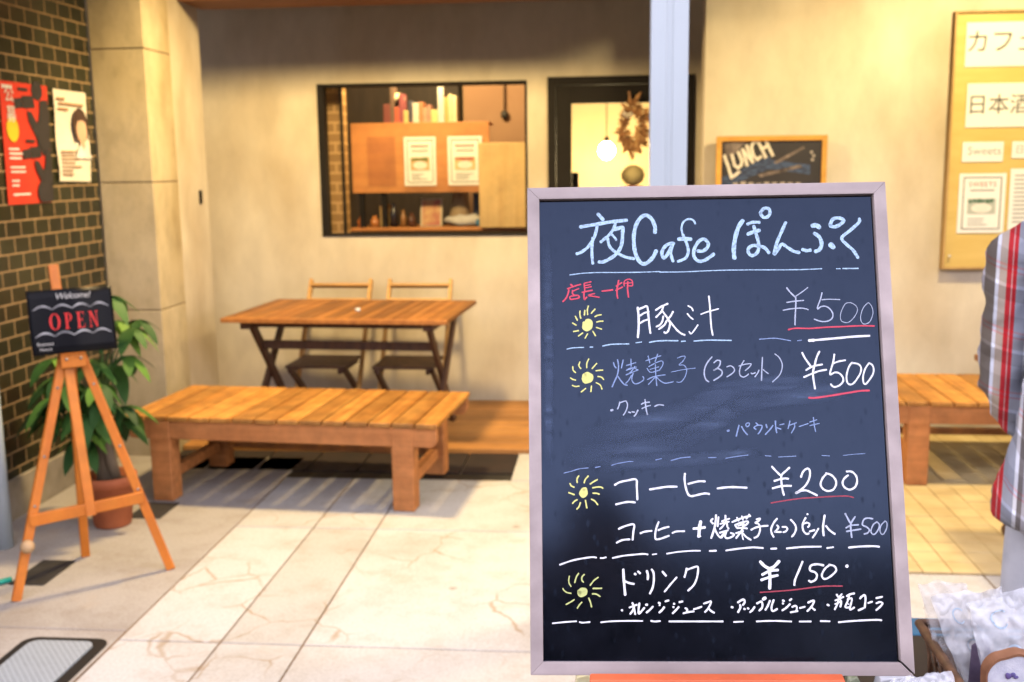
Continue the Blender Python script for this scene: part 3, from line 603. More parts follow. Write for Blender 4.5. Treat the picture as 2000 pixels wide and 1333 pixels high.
STROKES = [
 ('heading','chalkblue',[(4.67,'-135.2,265.4 -129.2,258.3'),(4.47,'-157.6,249.2 -137.9,252.2 -118.4,255.1 -99.4,256.9'),(3.88,'-136.7,249.8 -140.1,236.4 -147.6,224 -155.9,217.1 -162.9,214.2'),(3.68,'-142.5,234.4 -143.7,222.4 -143.8,210.5 -143,201.5'),(3.69,'-113.5,252.2 -116.6,245 -121.6,238.1 -127.5,233.2 -132.2,229.2'),(4.85,'-114.2,245 -108.8,246.9 -104.4,247 -104.5,241.8'),(4.26,'-104.5,244.8 -105.2,231.8 -107.4,221.9 -113.3,213 -122.2,206.7 -130,203.1 -134.8,203.2'),(3.68,'-123.6,233.1 -121.8,224.1 -117.1,218 -109.5,212.9 -100.9,208.8 -91.2,206.7'),(2.91,'-117.7,238 -114.4,233.9 -113,231.4'),(4.84,'-63.9,240.6 -63.7,248.1 -67.8,258.2 -74.5,262.9 -81.3,260 -87.4,250.5 -90.4,237.6 -90.4,221.6 -87.3,208.6 -81.7,200.6 -75,201 -67.1,208.3 -63,216.2'),(4.24,'-40.6,225.8 -47.4,224.9 -53.3,220 -55.9,213.1 -53.6,207.1 -48.7,212 -42.6,223.8 -41.6,224.8'),(3.85,'-41.6,224.8 -44.7,214.9 -43.5,207 -42.2,203'),(2.51,'-12.8,250.8 -15.6,255.8 -22.3,256.9 -28.2,252.5 -30.4,244.6 -28.7,236.6'),(3.65,'-28.7,236.6 -25.1,227.5 -22.6,216.6 -25.2,207.7 -30.6,204.3 -35.9,202.4'),(4.82,'-34.2,231.2 -26.9,231.5 -19.2,230.9'),(4.23,'-10.6,215.4 -4.3,215.3 1.6,220.2 2.3,226.1 -2.9,230.7 -9.7,227.3 -15.3,217.4 -15.6,208.5 -10.5,202.5 -3.8,202.9 3.1,206.7 9,211.1')]),
 ('heading','chalkblue',[(5.28,'46.7,253.8 41.1,245.4 36.8,232.5 34.3,217.7 34.6,205.8'),(3.84,'52.8,249.2 59.1,251.6 67.3,251.4'),(4.6,'52.8,236.2 59.6,239.1 67.3,241'),(4.21,'60.3,246.6 62.4,238.1 64.9,228.1 65.5,219.2 63.3,212.3 57.4,208.4 52.8,211.4 52.5,217.4 57.9,221.3 66.5,220.6 73.1,218 77.6,212'),(4.03,'69.2,263.9 74.2,269.3 80,268.7 81.2,263.7 78.6,258.7 72.8,257.8 69.2,262.9'),(4.01,'100.3,250.4 95.1,239.5 88.7,225.7 84.2,210 89.3,215.8 94.3,222.7 100.8,218.6 108.2,213.5 115.3,211.5'),(4.19,'119.8,215.3 124.5,213.8 129.2,214.4'),(5.73,'133.6,245.8 138.4,246.3 141.6,243.7'),(4.76,'135.5,235.9 141.5,230.8 143.7,221.9 140.7,215 135.8,212.6'),(6.65,'155.2,220.7 157.9,217.7'),(4.38,'155.6,246.5 158.8,253.4 165.6,255.3 172.6,252.7 169,247.7 161.2,243.9 155.5,245.5'),(3.99,'192.2,253.8 191,248.9 180,239.1 169,229.4 175.2,220.4 182.4,213.4 187.6,203.9')]),
 ('heading_underline','chalkblue',[(1.24,'-172.2,186.9 -156.3,188.8 -139.3,189.5 -117.6,189.3 -86.8,189.1 -58.6,189.7')]),
 ('heading_underline','chalkblue',[(1.24,'-59.2,188.9 -26.6,188.9 11.8,190.1 50,190.2 88.1,189.7 116.7,189.6 142.4,190.4'),(1.23,'160.4,190.1 165.1,190'),(1.51,'168.4,190.2 187.3,190.1')]),
 ('red_note','chalkred',[(2.01,'-171.2,174.5 -169.3,173.3'),(1.86,'-175.2,169.2 -167.4,172.1 -158.8,174.6'),(2.01,'-173.6,167.8 -174.9,162.3 -177.2,157.2 -181.2,152.9'),(1.85,'-169,167 -169.1,163 -167.1,161'),(1.7,'-168.2,166.2 -161.2,169.1'),(1.85,'-172.6,158.7 -171.1,155.5 -161,157.4 -162.9,160.6 -171.4,159.5'),(1.85,'-154.2,175.4 -153.6,165.2'),(1.7,'-153.4,176.2 -145.6,177.7'),(1.55,'-152.7,173 -146.5,174.1'),(1.54,'-152.7,169.9 -145.4,171.4'),(1.85,'-157.1,164.4 -144.3,166.8'),(2.01,'-154.4,164.4 -154.8,159.7 -154.1,155.3 -151.4,158'),(1.7,'-141.3,162.6 -149,160.4 -141.3,158.7 -135.6,157.7'),(2,'-132,165.5 -118.8,166.9'),(2,'-114.1,171.7 -107.1,176'),(1.85,'-114.6,166.2 -106.4,170.4'),(2,'-110.9,178.8 -113,167.8 -113.2,160.7 -112.5,156.3'),(1.54,'-104.1,171.6 -103.6,177.9 -98.5,180.3 -94.3,178.5 -93.7,172.2 -99.5,171.9'),(1.39,'-103.6,175.1 -94,175.8'),(2,'-99.4,177 -99.9,167.6 -99,157.3')]),
 ('sun_doodle','chalkyellow',[(9.06,'-151.3,124.3 -150.7,120.8'),(4.61,'-154.9,125.1 -155,118.9 -152,116.9 -148.1,118.8 -146.5,123.5 -148,127.8 -151.8,127.8'),(1.69,'-149.5,146.6 -150.8,141.5 -150.5,135.9'),(1.69,'-141.2,142.6 -145.9,137.4'),(1.69,'-133.6,135.4 -137.9,134.7 -141.4,133'),(1.69,'-131.6,127.2 -135.7,127.1 -139.4,126.1'),(1.69,'-133.4,117.1 -139.7,119.3'),(1.69,'-141.2,109 -144.3,114.5'),(1.69,'-150.9,111.4 -154.1,106'),(1.69,'-157,112.5 -162.5,108.7'),(1.69,'-162.4,115.5 -168.5,114.4'),(1.69,'-165,122.5 -169.5,125.3'),(1.69,'-163.5,128.8 -166,133.9'),(1.69,'-159.9,140.5 -160.2,136.2 -159.1,131.1'),(1.69,'-153.9,141.2 -154.6,135.2')]),
 ('dashed_rule','chalkblue',[(1.3,'-176.9,92.3 -169.2,93.8 -156.2,94.2'),(1.53,'-147.9,94.5 -145,94.6'),(1.53,'-132.4,95.7 -123.2,97.5 -111.7,98 -99.9,98'),(1.22,'-91.1,99.3 -84,100.2')]),
 ('dashed_rule','chalkblue',[(1.65,'-74.2,99.6 -65.9,101.1 -54.5,101.6 -39,101.3'),(1.52,'-34.5,100.4 -29.8,100.7'),(1.52,'-19,100.6 -10.2,101.3 2.5,101.6 27.1,100.9')]),
 ('dashed_rule','chalkfaintb',[(1.19,'61.6,102 78.2,103.1 88,102 99.8,99.7'),(1.18,'108.4,99.7 113.3,100.3')]),
 ('dish_lettering','chalkwhite',[(2.67,'-87.8,143.9 -86.9,132.1 -87.2,119.2 -88.4,106.2'),(2.42,'-86.7,141.6 -81.4,143.8 -76,145 -74.7,133.3 -73.7,120.3 -72.8,111.5'),(2.17,'-85.5,133.4 -79.7,136.9 -74.2,138.5'),(2.17,'-84.9,124.3 -80.6,126.9 -76.1,128.4'),(2.3,'-65.2,140.5 -58.4,144.8 -50.4,148.3'),(2.29,'-55.9,144.8 -58.6,138.3 -65.1,131.5'),(2.16,'-57.3,139.3 -51.2,130.4 -45.7,122.5 -40.1,115.3 -35.2,110.8 -30.2,108.4'),(2.16,'-56.2,132.4 -57.7,125.9 -61,121.4 -65.1,119.5'),(2.29,'-52.4,126.5 -55.2,121.4 -62,116.3'),(2.29,'-51.2,129.1 -48.2,123.9 -49.3,117.4 -51.3,112.9 -54.2,111.3 -55.5,112.3'),(2.29,'-44,138.1 -47.3,132.3 -51.2,128.4'),(1.78,'-25,145.3 -20.9,142.7 -19.1,139.1'),(1.78,'-26.2,135.3 -23.2,131.3 -19.5,128.2'),(1.65,'-24.7,112.6 -22.2,110 -17.3,115.7 -13.7,120.9'),(1.65,'-9.4,134.4 -2.7,136.9 12.4,141'),(2.03,'1.1,157.1 2,144 2.4,127.8 3,116.8 4.3,108')]),
 ('price_lettering','chalkfaintw',[(1.86,'98,166.4 102.5,160.2 107.9,154.7'),(1.19,'124,166.7 116.5,161 108.9,156'),(1.72,'108.5,154.6 108.1,144.4 106.8,130.9 106,119.7'),(1.46,'97.4,148 106.6,149.4 117.9,150.3'),(1.45,'92.4,138.2 101.6,139.8 112.9,140.6 119.4,139.9 123,138.5'),(1.58,'141,159.7 139.2,152.9 134.3,139.7 139.4,142.3 145.3,142.2 150.4,138.4 153.1,132.3 151.5,126.9 146.4,123.9 140.4,123.3 135.2,124.4 130,126.4'),(1.19,'140.5,150.8 149.7,151.4 162.6,150.7'),(0.85,'175.2,146.6 169.9,146 165.7,140.3 162.5,132.2 162.6,124.7 166.7,122 171.3,121.9 176.8,125.9 181.7,132.6 183.4,138.7 181,143.5 175.3,147'),(0.92,'197,146.3 192.1,142 188.5,135.2 186.7,127.1 188.3,121 192.2,119.6 197.6,122.3 201.3,129.7 202.3,135.7 200.7,142.5 197.6,146.3')]),
 ('price_underline','chalkred',[(1.84,'97.8,113.7 106.4,115.3 124.9,114.9 144.7,116.2 164.5,116.7 184.2,117.4 202.9,117')]),
 ('price_underline','chalkwhite',[(3.68,'122.5,99.7 128.1,100'),(2.62,'124.2,99.7 144,101.3 160.5,102.6 176.9,104 196.3,104.8')]),
 ('sun_doodle','chalkyellow',[(7.84,'-152.6,58.7 -152.3,53.3'),(5.78,'-155.5,59.2 -156,54.2 -154.4,51.7 -149.4,52.9 -147.3,56.6 -150.1,59.9 -153.4,60.4'),(1.65,'-150,79.6 -152.4,74.2 -152.6,68.7'),(1.65,'-140.2,73.9 -145.9,67.6'),(1.65,'-132.9,65.4 -137.2,65.2 -141.1,64.7'),(1.65,'-131.9,53.5 -134.5,56.5 -139,57.5'),(1.65,'-134.3,41.9 -136.3,46.9 -141.2,49.7'),(1.65,'-147.1,45.8 -148,38.7'),(1.65,'-154.4,42.7 -159.9,38.4'),(1.65,'-162.7,45.7 -166.9,45.3 -170.8,46.7'),(1.65,'-166.8,53.3 -170,54.1 -172.9,56'),(1.66,'-166.6,62.6 -169.5,65.6 -170,70.2'),(1.66,'-160.1,67.7 -162.4,71.3 -161.1,75.9')]),
 ('dish_lettering','chalkfaintb',[(1.4,'-119.2,74.6 -118.2,70.5 -116.2,67.9'),(1.65,'-114.3,78.3 -113.2,70.4 -114.7,59.6 -118.1,52.1 -121.5,44.5'),(1.48,'-107.3,77.7 -109.6,67.9'),(1.56,'-114.7,58.3 -110.7,52.1 -106.7,47.5 -103,46.3'),(1.32,'-97.6,79 -97.6,69.8'),(1.24,'-103.3,71 -91.7,74.5'),(1.15,'-103.8,64.9 -91,68.9'),(1.15,'-103,65.5 -96.4,68.1 -89,65.2'),(1.23,'-104.1,59.3 -89.8,65'),(1.32,'-93,69.4 -99,61.9 -104,59.1'),(1.23,'-97.4,58.6 -100.8,52.8 -104.6,48.7'),(1.31,'-95.3,61.1 -97.1,53.6 -94.3,48.4 -89.4,48.5 -83.6,51.8 -82.3,54.7 -83.6,57.2'),(1.23,'-79.3,76.6 -60.6,82.8'),(1.23,'-76.3,82.5 -74.4,73.8'),(1.23,'-64.3,84.9 -67.8,75.4'),(1.15,'-75.8,69.2 -66.6,74.1 -59.1,76.1 -58.4,71.5 -62.7,64.5'),(1.15,'-77.9,67.1 -73.5,62.1 -62.7,64.7'),(1.07,'-74.2,65.8 -63.4,68.9'),(1.31,'-67.5,71.6 -67.4,59.1 -66.5,45.4'),(1.23,'-77.8,53.2 -68.7,57 -55.9,58.8'),(1.15,'-67.8,56.6 -72.9,50.9 -76.7,47.2'),(1.23,'-67,56.6 -62.2,51.6 -55.8,48.4 -45.9,50.2'),(1.07,'-40.1,79.6 -34.3,81.7 -30.4,81.2 -33.7,75.4 -38.3,71.1 -32.2,70.4 -29.1,64.5 -31.8,55.4 -36.9,49.7 -41.8,49.7'),(0.82,'-48.4,62.2 -34,65 -18.4,66.8')]),
 ('dish_lettering','chalkfaintw',[(1.64,'2.4,80.4 -2.8,74.4 -6.5,67.4 -7.7,59.7 -6,52.7 -2.4,49.6'),(1.63,'4.7,73.3 8.6,76.2 12.3,75.5 12.2,71.7 9.5,67.2 3.8,63.8 9.5,65.9 14.1,62.7 13.6,58.2 9.1,54.5 3.7,51.3'),(1.38,'20.2,67.8 24.7,69.3 28.4,67 29.5,63.2 26.2,59.4 20.1,55.6'),(1.38,'41.6,75.5 37.9,69.5 35.8,63.1 36.2,57.4 39.9,55.1 44.3,56.7 46.6,58.9'),(1.25,'35.4,68.9 43,71 49.9,71.4 48.5,68.1 42.7,63.1'),(1.38,'49.8,60.1 51.3,59.1 55.1,60.4'),(1.38,'59.6,63.5 57.3,59.1 54.3,55.3'),(1.5,'64.5,79.4 63.2,66 62.1,50.8'),(1.25,'64.7,64.1 68.3,60.9 70.7,59'),(1.25,'79.9,83.4 84.7,79.2 87.9,72.2 87.9,65.8 85.1,58.2 80.5,53.1 75.6,48.7')]),
 ('price_lettering','chalkwhite',[(2.25,'113.2,84.7 116.8,77.2 123.1,67.4'),(2.24,'134.4,85.9 131,79.4 128.3,70.8 125.6,61.6 125.3,54.2 126.8,39.9'),(2.13,'117,62.9 125.3,67.4 137,69.8'),(2.13,'114.1,54.3 124.9,58.8 132.9,61.6 141.7,63.2'),(2.12,'152.4,82 150.6,72.8 145.9,57.7 151.9,59.7 157.4,58.5 161.4,53.3 161.1,48.2 156.7,43.7 151,41.7 147.7,43.2 146.4,45.2'),(2.02,'150.2,70.8 157.1,73.3 165.3,74.7'),(2.01,'174.3,70.6 173.2,71.5 169,65.8 166,56.1 166.1,48.1 169,44.7 173.5,45.8 178.3,51.4 182.6,58.2 184.1,65.1 181,69.7 174.3,71.2'),(2.01,'193.9,70.7 189,63.9 186,54.8 185.9,47.4 188,44.8 191.5,47.9 196.9,55.2 199.2,61.5 198.2,67.8 194.5,70.9')]),
 ('price_underline','chalkred',[(2.23,'119,28.7 126.9,28.6 144.9,31 167.4,34.5 181.4,36.6 192.3,37')]),
 ('flavour_lettering','chalkfaintw',[(2.65,'-123.3,15.3 -121.5,15.7'),(1.5,'-112.5,25.6 -113.7,20.8 -115.5,16.8'),(1.41,'-112.5,24.5 -105.6,26.7 -103.9,25.1 -103.1,21.6 -104,17.1 -106.3,12.3 -108.4,9.4'),(1.67,'-101.9,12.9 -99.7,12.2'),(1.67,'-97.7,13.3 -94.9,12.8'),(1.76,'-90.5,15.2 -92.7,10.8 -95,8'),(1.5,'-86,22.5 -82.3,24.3 -76.1,25.1'),(1.32,'-85.3,17.2 -80.2,19.6 -74.9,20.9'),(1.58,'-81.4,28.3 -80.8,20.9 -79.9,14.3 -78.9,10'),(1.5,'-69.8,19.7 -64.7,21.7 -58.8,21')]),
 ('flavour_lettering','chalkfaintb',[(2.33,'18.4,-11.2 20,-10.8'),(1.64,'32.5,-4.5 30.7,-10.7 28.8,-17.6'),(1.64,'35.7,-6.1 38.6,-11.5 42.2,-15.8'),(1.37,'41.5,-6 40.9,-3.2 43.7,-1.5 45.4,-2.6 44.3,-5.3 41.8,-6.3'),(1.5,'53.3,-1.6 55.6,-4'),(1.5,'53,-9.5 50.7,-7.4 54.6,-4.7 60,-4.8 60.3,-7.5 57.7,-12.3 55.2,-15.1'),(1.78,'65.5,-3.8 66.4,-7.6'),(1.5,'73.7,-4.9 70.1,-9.7 64.2,-15.8'),(1.64,'77,0.3 77,-7 78,-13.8'),(1.36,'77.7,-7.6 83.1,-9.4'),(1.36,'82.3,-4.2 87.1,-3.2'),(1.5,'94.4,0.2 93.5,-3.6 91.9,-8.8'),(1.23,'94.2,-4.7 102.5,-1.8'),(1.36,'99.7,-3.3 99.9,-7.1 95.8,-14'),(1.09,'105.3,-6.5 111.9,-4.5 116.8,-2.8'),(1.09,'118.5,-1.1 127.2,1.6'),(1.09,'118.3,-5.5 130,-2.9'),(1.36,'123.1,4.4 123.8,-5.2 125,-12.8')]),
 ('dashed_rule','chalkfaintb',[(0.92,'-182.8,-61.4 -173.6,-59.2 -163.7,-56.3 -152.8,-55.2'),(1.05,'-143.9,-54.8 -138.1,-53.6'),(0.85,'-124.1,-52.3 -116.2,-50 -104.3,-48 -97.8,-47.8')]),
 ('dashed_rule','chalkfaintb',[(0.82,'-70.1,-46 -63,-44.4'),(1.05,'-51.4,-46.8 -39.7,-43.8 -27.9,-42.7'),(0.93,'-5.8,-43.6 3.5,-43.4'),(0.93,'15.1,-44.6 28,-42.4 42,-40.8'),(0.93,'62.8,-41.7 69.8,-42.2'),(0.93,'79,-43.4 99.9,-42.4'),(0.81,'131.1,-41.9 140.3,-42.4'),(0.69,'156.5,-42 169.2,-40.7 183.1,-39.9')]),
 ('sun_doodle','chalkyellow',[(7.22,'-158.1,-82.4 -159.5,-86.7'),(4.59,'-157.1,-80.8 -155.9,-85.1 -158.2,-89 -161.2,-88.3 -161.8,-85 -159.4,-81.8'),(1.84,'-164.4,-64.8 -166.6,-68.7 -166.4,-72.9'),(1.84,'-152.9,-65.2 -156.6,-69.4 -157.9,-73.3'),(1.84,'-141.8,-69.6 -146.1,-71.8 -150.5,-74.7'),(1.84,'-147.6,-79.4 -141.7,-78.5 -137.7,-78.6 -135.3,-80'),(1.83,'-147.4,-85.9 -143.1,-86.1 -139.8,-87.2'),(1.83,'-149.4,-93.2 -145.2,-95.5 -142,-99.7'),(1.83,'-156.7,-94.5 -155.2,-103.6'),(1.83,'-162.9,-97.4 -164.6,-101.9 -167.3,-105'),(1.84,'-166.8,-93.8 -169.5,-95.1 -172.4,-98'),(1.84,'-170.3,-87.6 -176.9,-85.1'),(1.84,'-170.5,-78.5 -173.8,-76.8 -175.2,-74.2')]),
 ('dish_lettering','chalkwhite',[(2.36,'-120.5,-76.1 -114.7,-72.9 -104.8,-70.7 -94.6,-69.7 -93.9,-78.9 -93.5,-93.8'),(2.35,'-119.5,-99.5 -108.6,-97.1 -102.1,-96.7 -96.6,-97.3')]),
 ('dish_lettering','chalkwhite',[(2.46,'-78,-81.7 -67,-80 -56.8,-78.6 -45.5,-78.6'),(2.45,'-35.1,-63 -35.7,-69.1 -34.9,-78 -32.4,-86.8 -29.1,-89.9 -24.3,-89.5 -16.1,-87.6 -10.6,-86.9 -6.6,-87.6'),(2.32,'-31.4,-75.3 -22.5,-73 -17,-72.1 -11.2,-72.4'),(2.44,'3.8,-80.9 14.8,-79.7 25,-79.5 38.8,-80.3')]),
 ('price_lettering','chalkwhite',[(2.34,'70.4,-55 74.5,-59.7 79.8,-65.3'),(2.34,'91.3,-56.4 86.1,-61 81.6,-65.3 81,-72 81.8,-81.9 83.4,-89.3'),(2.34,'72.7,-72.3 79.6,-70.2 85.8,-69.3 89.5,-69.8'),(2.34,'70.2,-81.2 78,-79.1 86,-78.2 92.5,-78.3'),(2.33,'104.8,-67.6 107,-62.3 110.9,-58.3 114.6,-58 115.9,-62.4 114.7,-69.1 111.3,-75.9 105.5,-82 97.3,-87.2 104.8,-84.2 110.3,-83.9 115.7,-86.1 122.9,-89.8'),(2.33,'135.2,-64.3 130.7,-69.2 127.9,-76 129.5,-80.9 133.6,-84 138.5,-84.6 143.5,-82.2 146.6,-76.1 145.6,-70.5 141.3,-65.6 135.2,-63.4'),(2.32,'159.9,-61.4 166,-61.7 170.6,-66.4 171.8,-72.5 169.6,-79.3 164.9,-82.6 160.6,-82.9 155.9,-79.8 154.3,-74.9 156.4,-70 161.2,-66')]),
 ('price_underline','chalkdimred',[(1.47,'67.6,-98.7 82.1,-96.3 103.7,-93.4 125.3,-92.1 143.7,-91.1 158.9,-90.9 166.2,-92.7')]),
 ('dish_lettering','chalkwhite',[(2.35,'-116.9,-129 -108.8,-125.6 -98.5,-123.8 -99.3,-132.7 -100.4,-141.9'),(2.23,'-119.7,-145.5 -112.8,-142.4 -104.1,-141.5'),(2.23,'-90.7,-134.3 -85.4,-132.4 -77.3,-131.5'),(2.22,'-68.5,-120.9 -71.7,-129.1 -73.1,-137.1 -72.3,-141.3 -68.3,-141.3 -63.3,-139.8 -56.5,-137.4'),(2.22,'-69,-130.7 -63.7,-128.5 -56.5,-126.7'),(2.1,'-52.1,-134.1 -47.1,-132.3 -37.8,-132'),(3.94,'-17.8,-120.7 -19.5,-128.1 -20.5,-137.8'),(3.08,'-26.4,-129 -19.3,-128.4 -13.1,-127.5'),(1.84,'-21.4,-139 -18.6,-138.1')]),
 ('dish_lettering','chalkwhite',[(2.34,'-3.3,-117.4 -5.4,-120 -3.2,-122.9'),(2.45,'0.9,-113.1 0.1,-120.6 -2,-129.9 -5.8,-140.3'),(2.22,'3.8,-115.4 2.3,-126.1'),(2.22,'-1.3,-128.2 1.1,-134.5 5.6,-139.8 9.8,-135.7'),(2.22,'12.3,-113.7 12.1,-119.5'),(2.1,'8,-120.4 16.9,-117.2'),(1.87,'5.6,-123.5 16.2,-120.8'),(1.99,'13.3,-120.1 9,-125.9 5.1,-129.6'),(2.1,'13.8,-123 14.2,-127.1 15.6,-129.1'),(2.1,'4.9,-134 14.6,-131.1'),(1.98,'10.5,-133.4 6.8,-138 5,-139.8'),(2.21,'12.8,-132.8 10.9,-138 13.1,-140.6 18.4,-139.2 22,-136.3 18,-134.3'),(2.33,'20.2,-121.3 27.3,-118.4 35.6,-115.5 42.1,-114.1'),(2.1,'26,-116.1 27.9,-119.6'),(2.1,'41,-112.4 37.3,-117.3'),(1.75,'31.9,-114.4 33.2,-119'),(2.22,'23.6,-124.8 29.5,-122.5 37.8,-120.5 38.9,-122.5 34.6,-126'),(2.1,'23.6,-125.1 25.8,-128.3 31.1,-128.3 37.5,-128.9'),(1.75,'27.1,-125.9 34.2,-123.6'),(2.33,'33,-123.1 31.6,-130.6 24.2,-140.4'),(2.1,'24.1,-134.6 32.7,-132'),(1.51,'31.5,-133.5 31.6,-138.1 32.6,-142.1'),(2.09,'32,-134.6 36.5,-139.3 41.6,-142.5'),(2.1,'49.5,-118.2 53.6,-117.3 51.8,-120.2 47.6,-122.2 51.6,-123.7 53.2,-128.3 52.4,-133.5 49.9,-138.2 46,-140.2'),(2.21,'42.6,-130.6 48,-128 56.2,-126.3 62.6,-125.9'),(2.21,'74,-117.4 69.7,-122.6 66.5,-129.5 66.9,-134.7 69,-139.1'),(2.09,'73.7,-125.5 75.3,-127.8 71.6,-132.4 70.4,-133.3 78,-133.3'),(2.09,'80,-127.3 84.6,-127.6 85.7,-130.2 83.8,-132.5 80.9,-133.6'),(2.2,'90.5,-118.9 94.7,-123.9 96.2,-129.1 94.2,-134.8 90.8,-138.9')]),
 ('dish_lettering','chalkwhite',[(2.44,'110.5,-112.1 110.7,-112.4'),(2.2,'108.2,-116.6 105.2,-121.8 104,-127.9 105.6,-133.3 108.5,-135.8 111,-135.2'),(2.08,'104.8,-124.2 109.1,-122.4 112.1,-123.6 112,-126.1 110.4,-127.6'),(2.19,'112.3,-132.8 117.9,-131.3'),(2.07,'122.8,-129.5 119.5,-134.6 115.6,-140.1'),(2.56,'131,-114 128.9,-124.3 128.3,-130.4 128.7,-137.7'),(2.31,'132.1,-126.4 136.1,-131.6 142,-135.9')]),
 ('price_lettering','chalkfaintw',[(2.07,'155.7,-111.9 158.7,-118.3 161.8,-124.4'),(1.94,'167.1,-115.6 161.8,-123.8 161.4,-131.7 161.9,-139.9'),(1.82,'155.8,-128.7 161.4,-125.9 170.5,-125.1'),(1.82,'156.1,-132.9 163.5,-131.7 173.3,-130.2'),(1.82,'187.9,-118.1 182.5,-117.2 177.6,-118.7 175.4,-125.1 180.1,-127.8 183.3,-131.2 180.9,-134.8 176.9,-136'),(1.58,'192.6,-121.8 188.2,-125.1 185,-132.4 186.9,-136.3 190,-135.7 193.9,-130.6 195.4,-125.2 193.2,-122.1'),(1.33,'202.4,-120.9 197.9,-125.2 195.7,-131.2 197.2,-136.1 200.3,-135.5 203.7,-129.4 204.6,-123.4 203,-120.9')]),
 ('dashed_rule','chalkwhite',[(1.95,'-188.7,-171.5 -174.7,-166.8 -161.6,-164.1 -149.9,-162.6 -144.7,-163.1'),(1.95,'-139.5,-163.7 -136.6,-163.7 -133,-162.8'),(1.94,'-124.9,-163.7 -112.9,-161.2 -99.9,-159.8 -88.2,-158.9 -82.7,-159.4')]),
 ('dashed_rule','chalkwhite',[(1.48,'-76.8,-159.6 -71.8,-159'),(1.72,'-59.5,-158.7 -45.9,-156.6 -30.5,-155.4 -19.5,-155.3')]),
 ('dashed_rule','chalkwhite',[(2.1,'-8.1,-155.6 -0.5,-155.3'),(2.09,'11.5,-155.1 25.5,-153.1 40.1,-151.7 45.9,-151.5 55.7,-152.3'),(2.2,'65.3,-153.2 71.6,-152.9'),(2.08,'84.1,-152.8 98,-151.5')]),
 ('dashed_rule','chalkwhite',[(2.07,'91.9,-152 104.2,-151 124.8,-150.8'),(2.06,'132.1,-152.5 139.4,-151.5'),(2.3,'157.9,-152 171,-150.8 186.1,-150.4 193.7,-151.1')]),
 ('sun_doodle','chalkyellowgreen',[(8.41,'-163.5,-204.4 -161.2,-203.7'),(5.18,'-165.4,-204 -164.8,-206.9 -160.9,-206.6 -158.6,-204 -159.2,-201.5 -162.8,-201.5 -165.4,-203.4'),(1.56,'-177.5,-185 -178.3,-190.1 -177.6,-193.9 -175.6,-197.2'),(1.69,'-166.3,-181.8 -169.1,-186.3 -171.1,-192.6'),(1.69,'-159.6,-183.2 -162.3,-186.3 -162.3,-190.1 -160.4,-192.1'),(1.68,'-142.8,-186.6 -147.7,-190.1 -152.4,-195.7'),(1.81,'-148.9,-199.6 -138.8,-199.5'),(1.81,'-149.9,-206 -145.4,-206.3 -140.9,-209'),(1.81,'-154.5,-211 -152.7,-215.4 -151.3,-221'),(1.68,'-163,-215.9 -165.6,-218.6 -168.3,-222.7'),(1.68,'-172,-212.8 -176.6,-215.7 -181.8,-218.4'),(1.56,'-175.8,-205.3 -180.3,-204.4 -183.9,-202.1 -185.5,-199.6')]),
 ('dish_lettering','chalkwhite',[(2.95,'-112.3,-177.4 -111.9,-190.4 -110.7,-206.9'),(2.46,'-110.4,-191.3 -105.2,-193.4 -100,-194.3'),(2.71,'-98.6,-182.6 -97.6,-183'),(2.71,'-94.5,-179.8 -92.4,-181.7'),(2.7,'-84,-179.2 -82.9,-183.8 -83.3,-188.9'),(2.45,'-78.1,-177.4 -76.1,-181.4 -76,-190.4 -77.7,-198.9 -81,-205.5'),(2.45,'-65.3,-179.9 -61.4,-184.7'),(2.08,'-48.6,-186.8 -54.9,-193.5 -60,-199.5 -63.5,-203.4'),(2.33,'-36.4,-176.3 -37.4,-180.8 -39.1,-186.3'),(2.2,'-35.5,-177.5 -29.3,-175.4 -23.7,-173.9 -22.6,-177.2 -24.1,-186.3 -28.1,-195.3 -35.3,-202.2')]),
 ('price_lettering','chalkwhite',[(3.58,'51.9,-168.4 56.8,-173.5 62.6,-176.9'),(3.58,'74.1,-168.1 67.8,-174.4 62.6,-177.7 62.7,-186.1 61.8,-199.6'),(3.07,'53.8,-183.6 62.5,-179.4 72.3,-178.2'),(3.06,'52.3,-189.9 62.2,-186.6 71.7,-184.5'),(2.38,'102,-168.5 97.4,-178.6 92.3,-189.5 91.1,-195.8'),(2.38,'126.6,-172.8 119,-171.5 111.7,-173.2 110.6,-178.6 116,-180.8 118.4,-184.5 116.4,-189.6 111.2,-192.1 108.7,-190.8'),(2.2,'133.4,-172.8 128.1,-177 124.3,-183.7 125.8,-188.3 130.9,-187.9 138.8,-182.1 141.6,-177.9 139.3,-173.7 133.4,-172.1'),(4.06,'154.1,-173.7 154.5,-173.9')]),
 ('price_underline','chalkdimred',[(1.52,'50.4,-204.4 66.6,-203.3 87.9,-201.7 104.9,-199.6 122,-197.5 134.7,-197 147.8,-197.1')]),
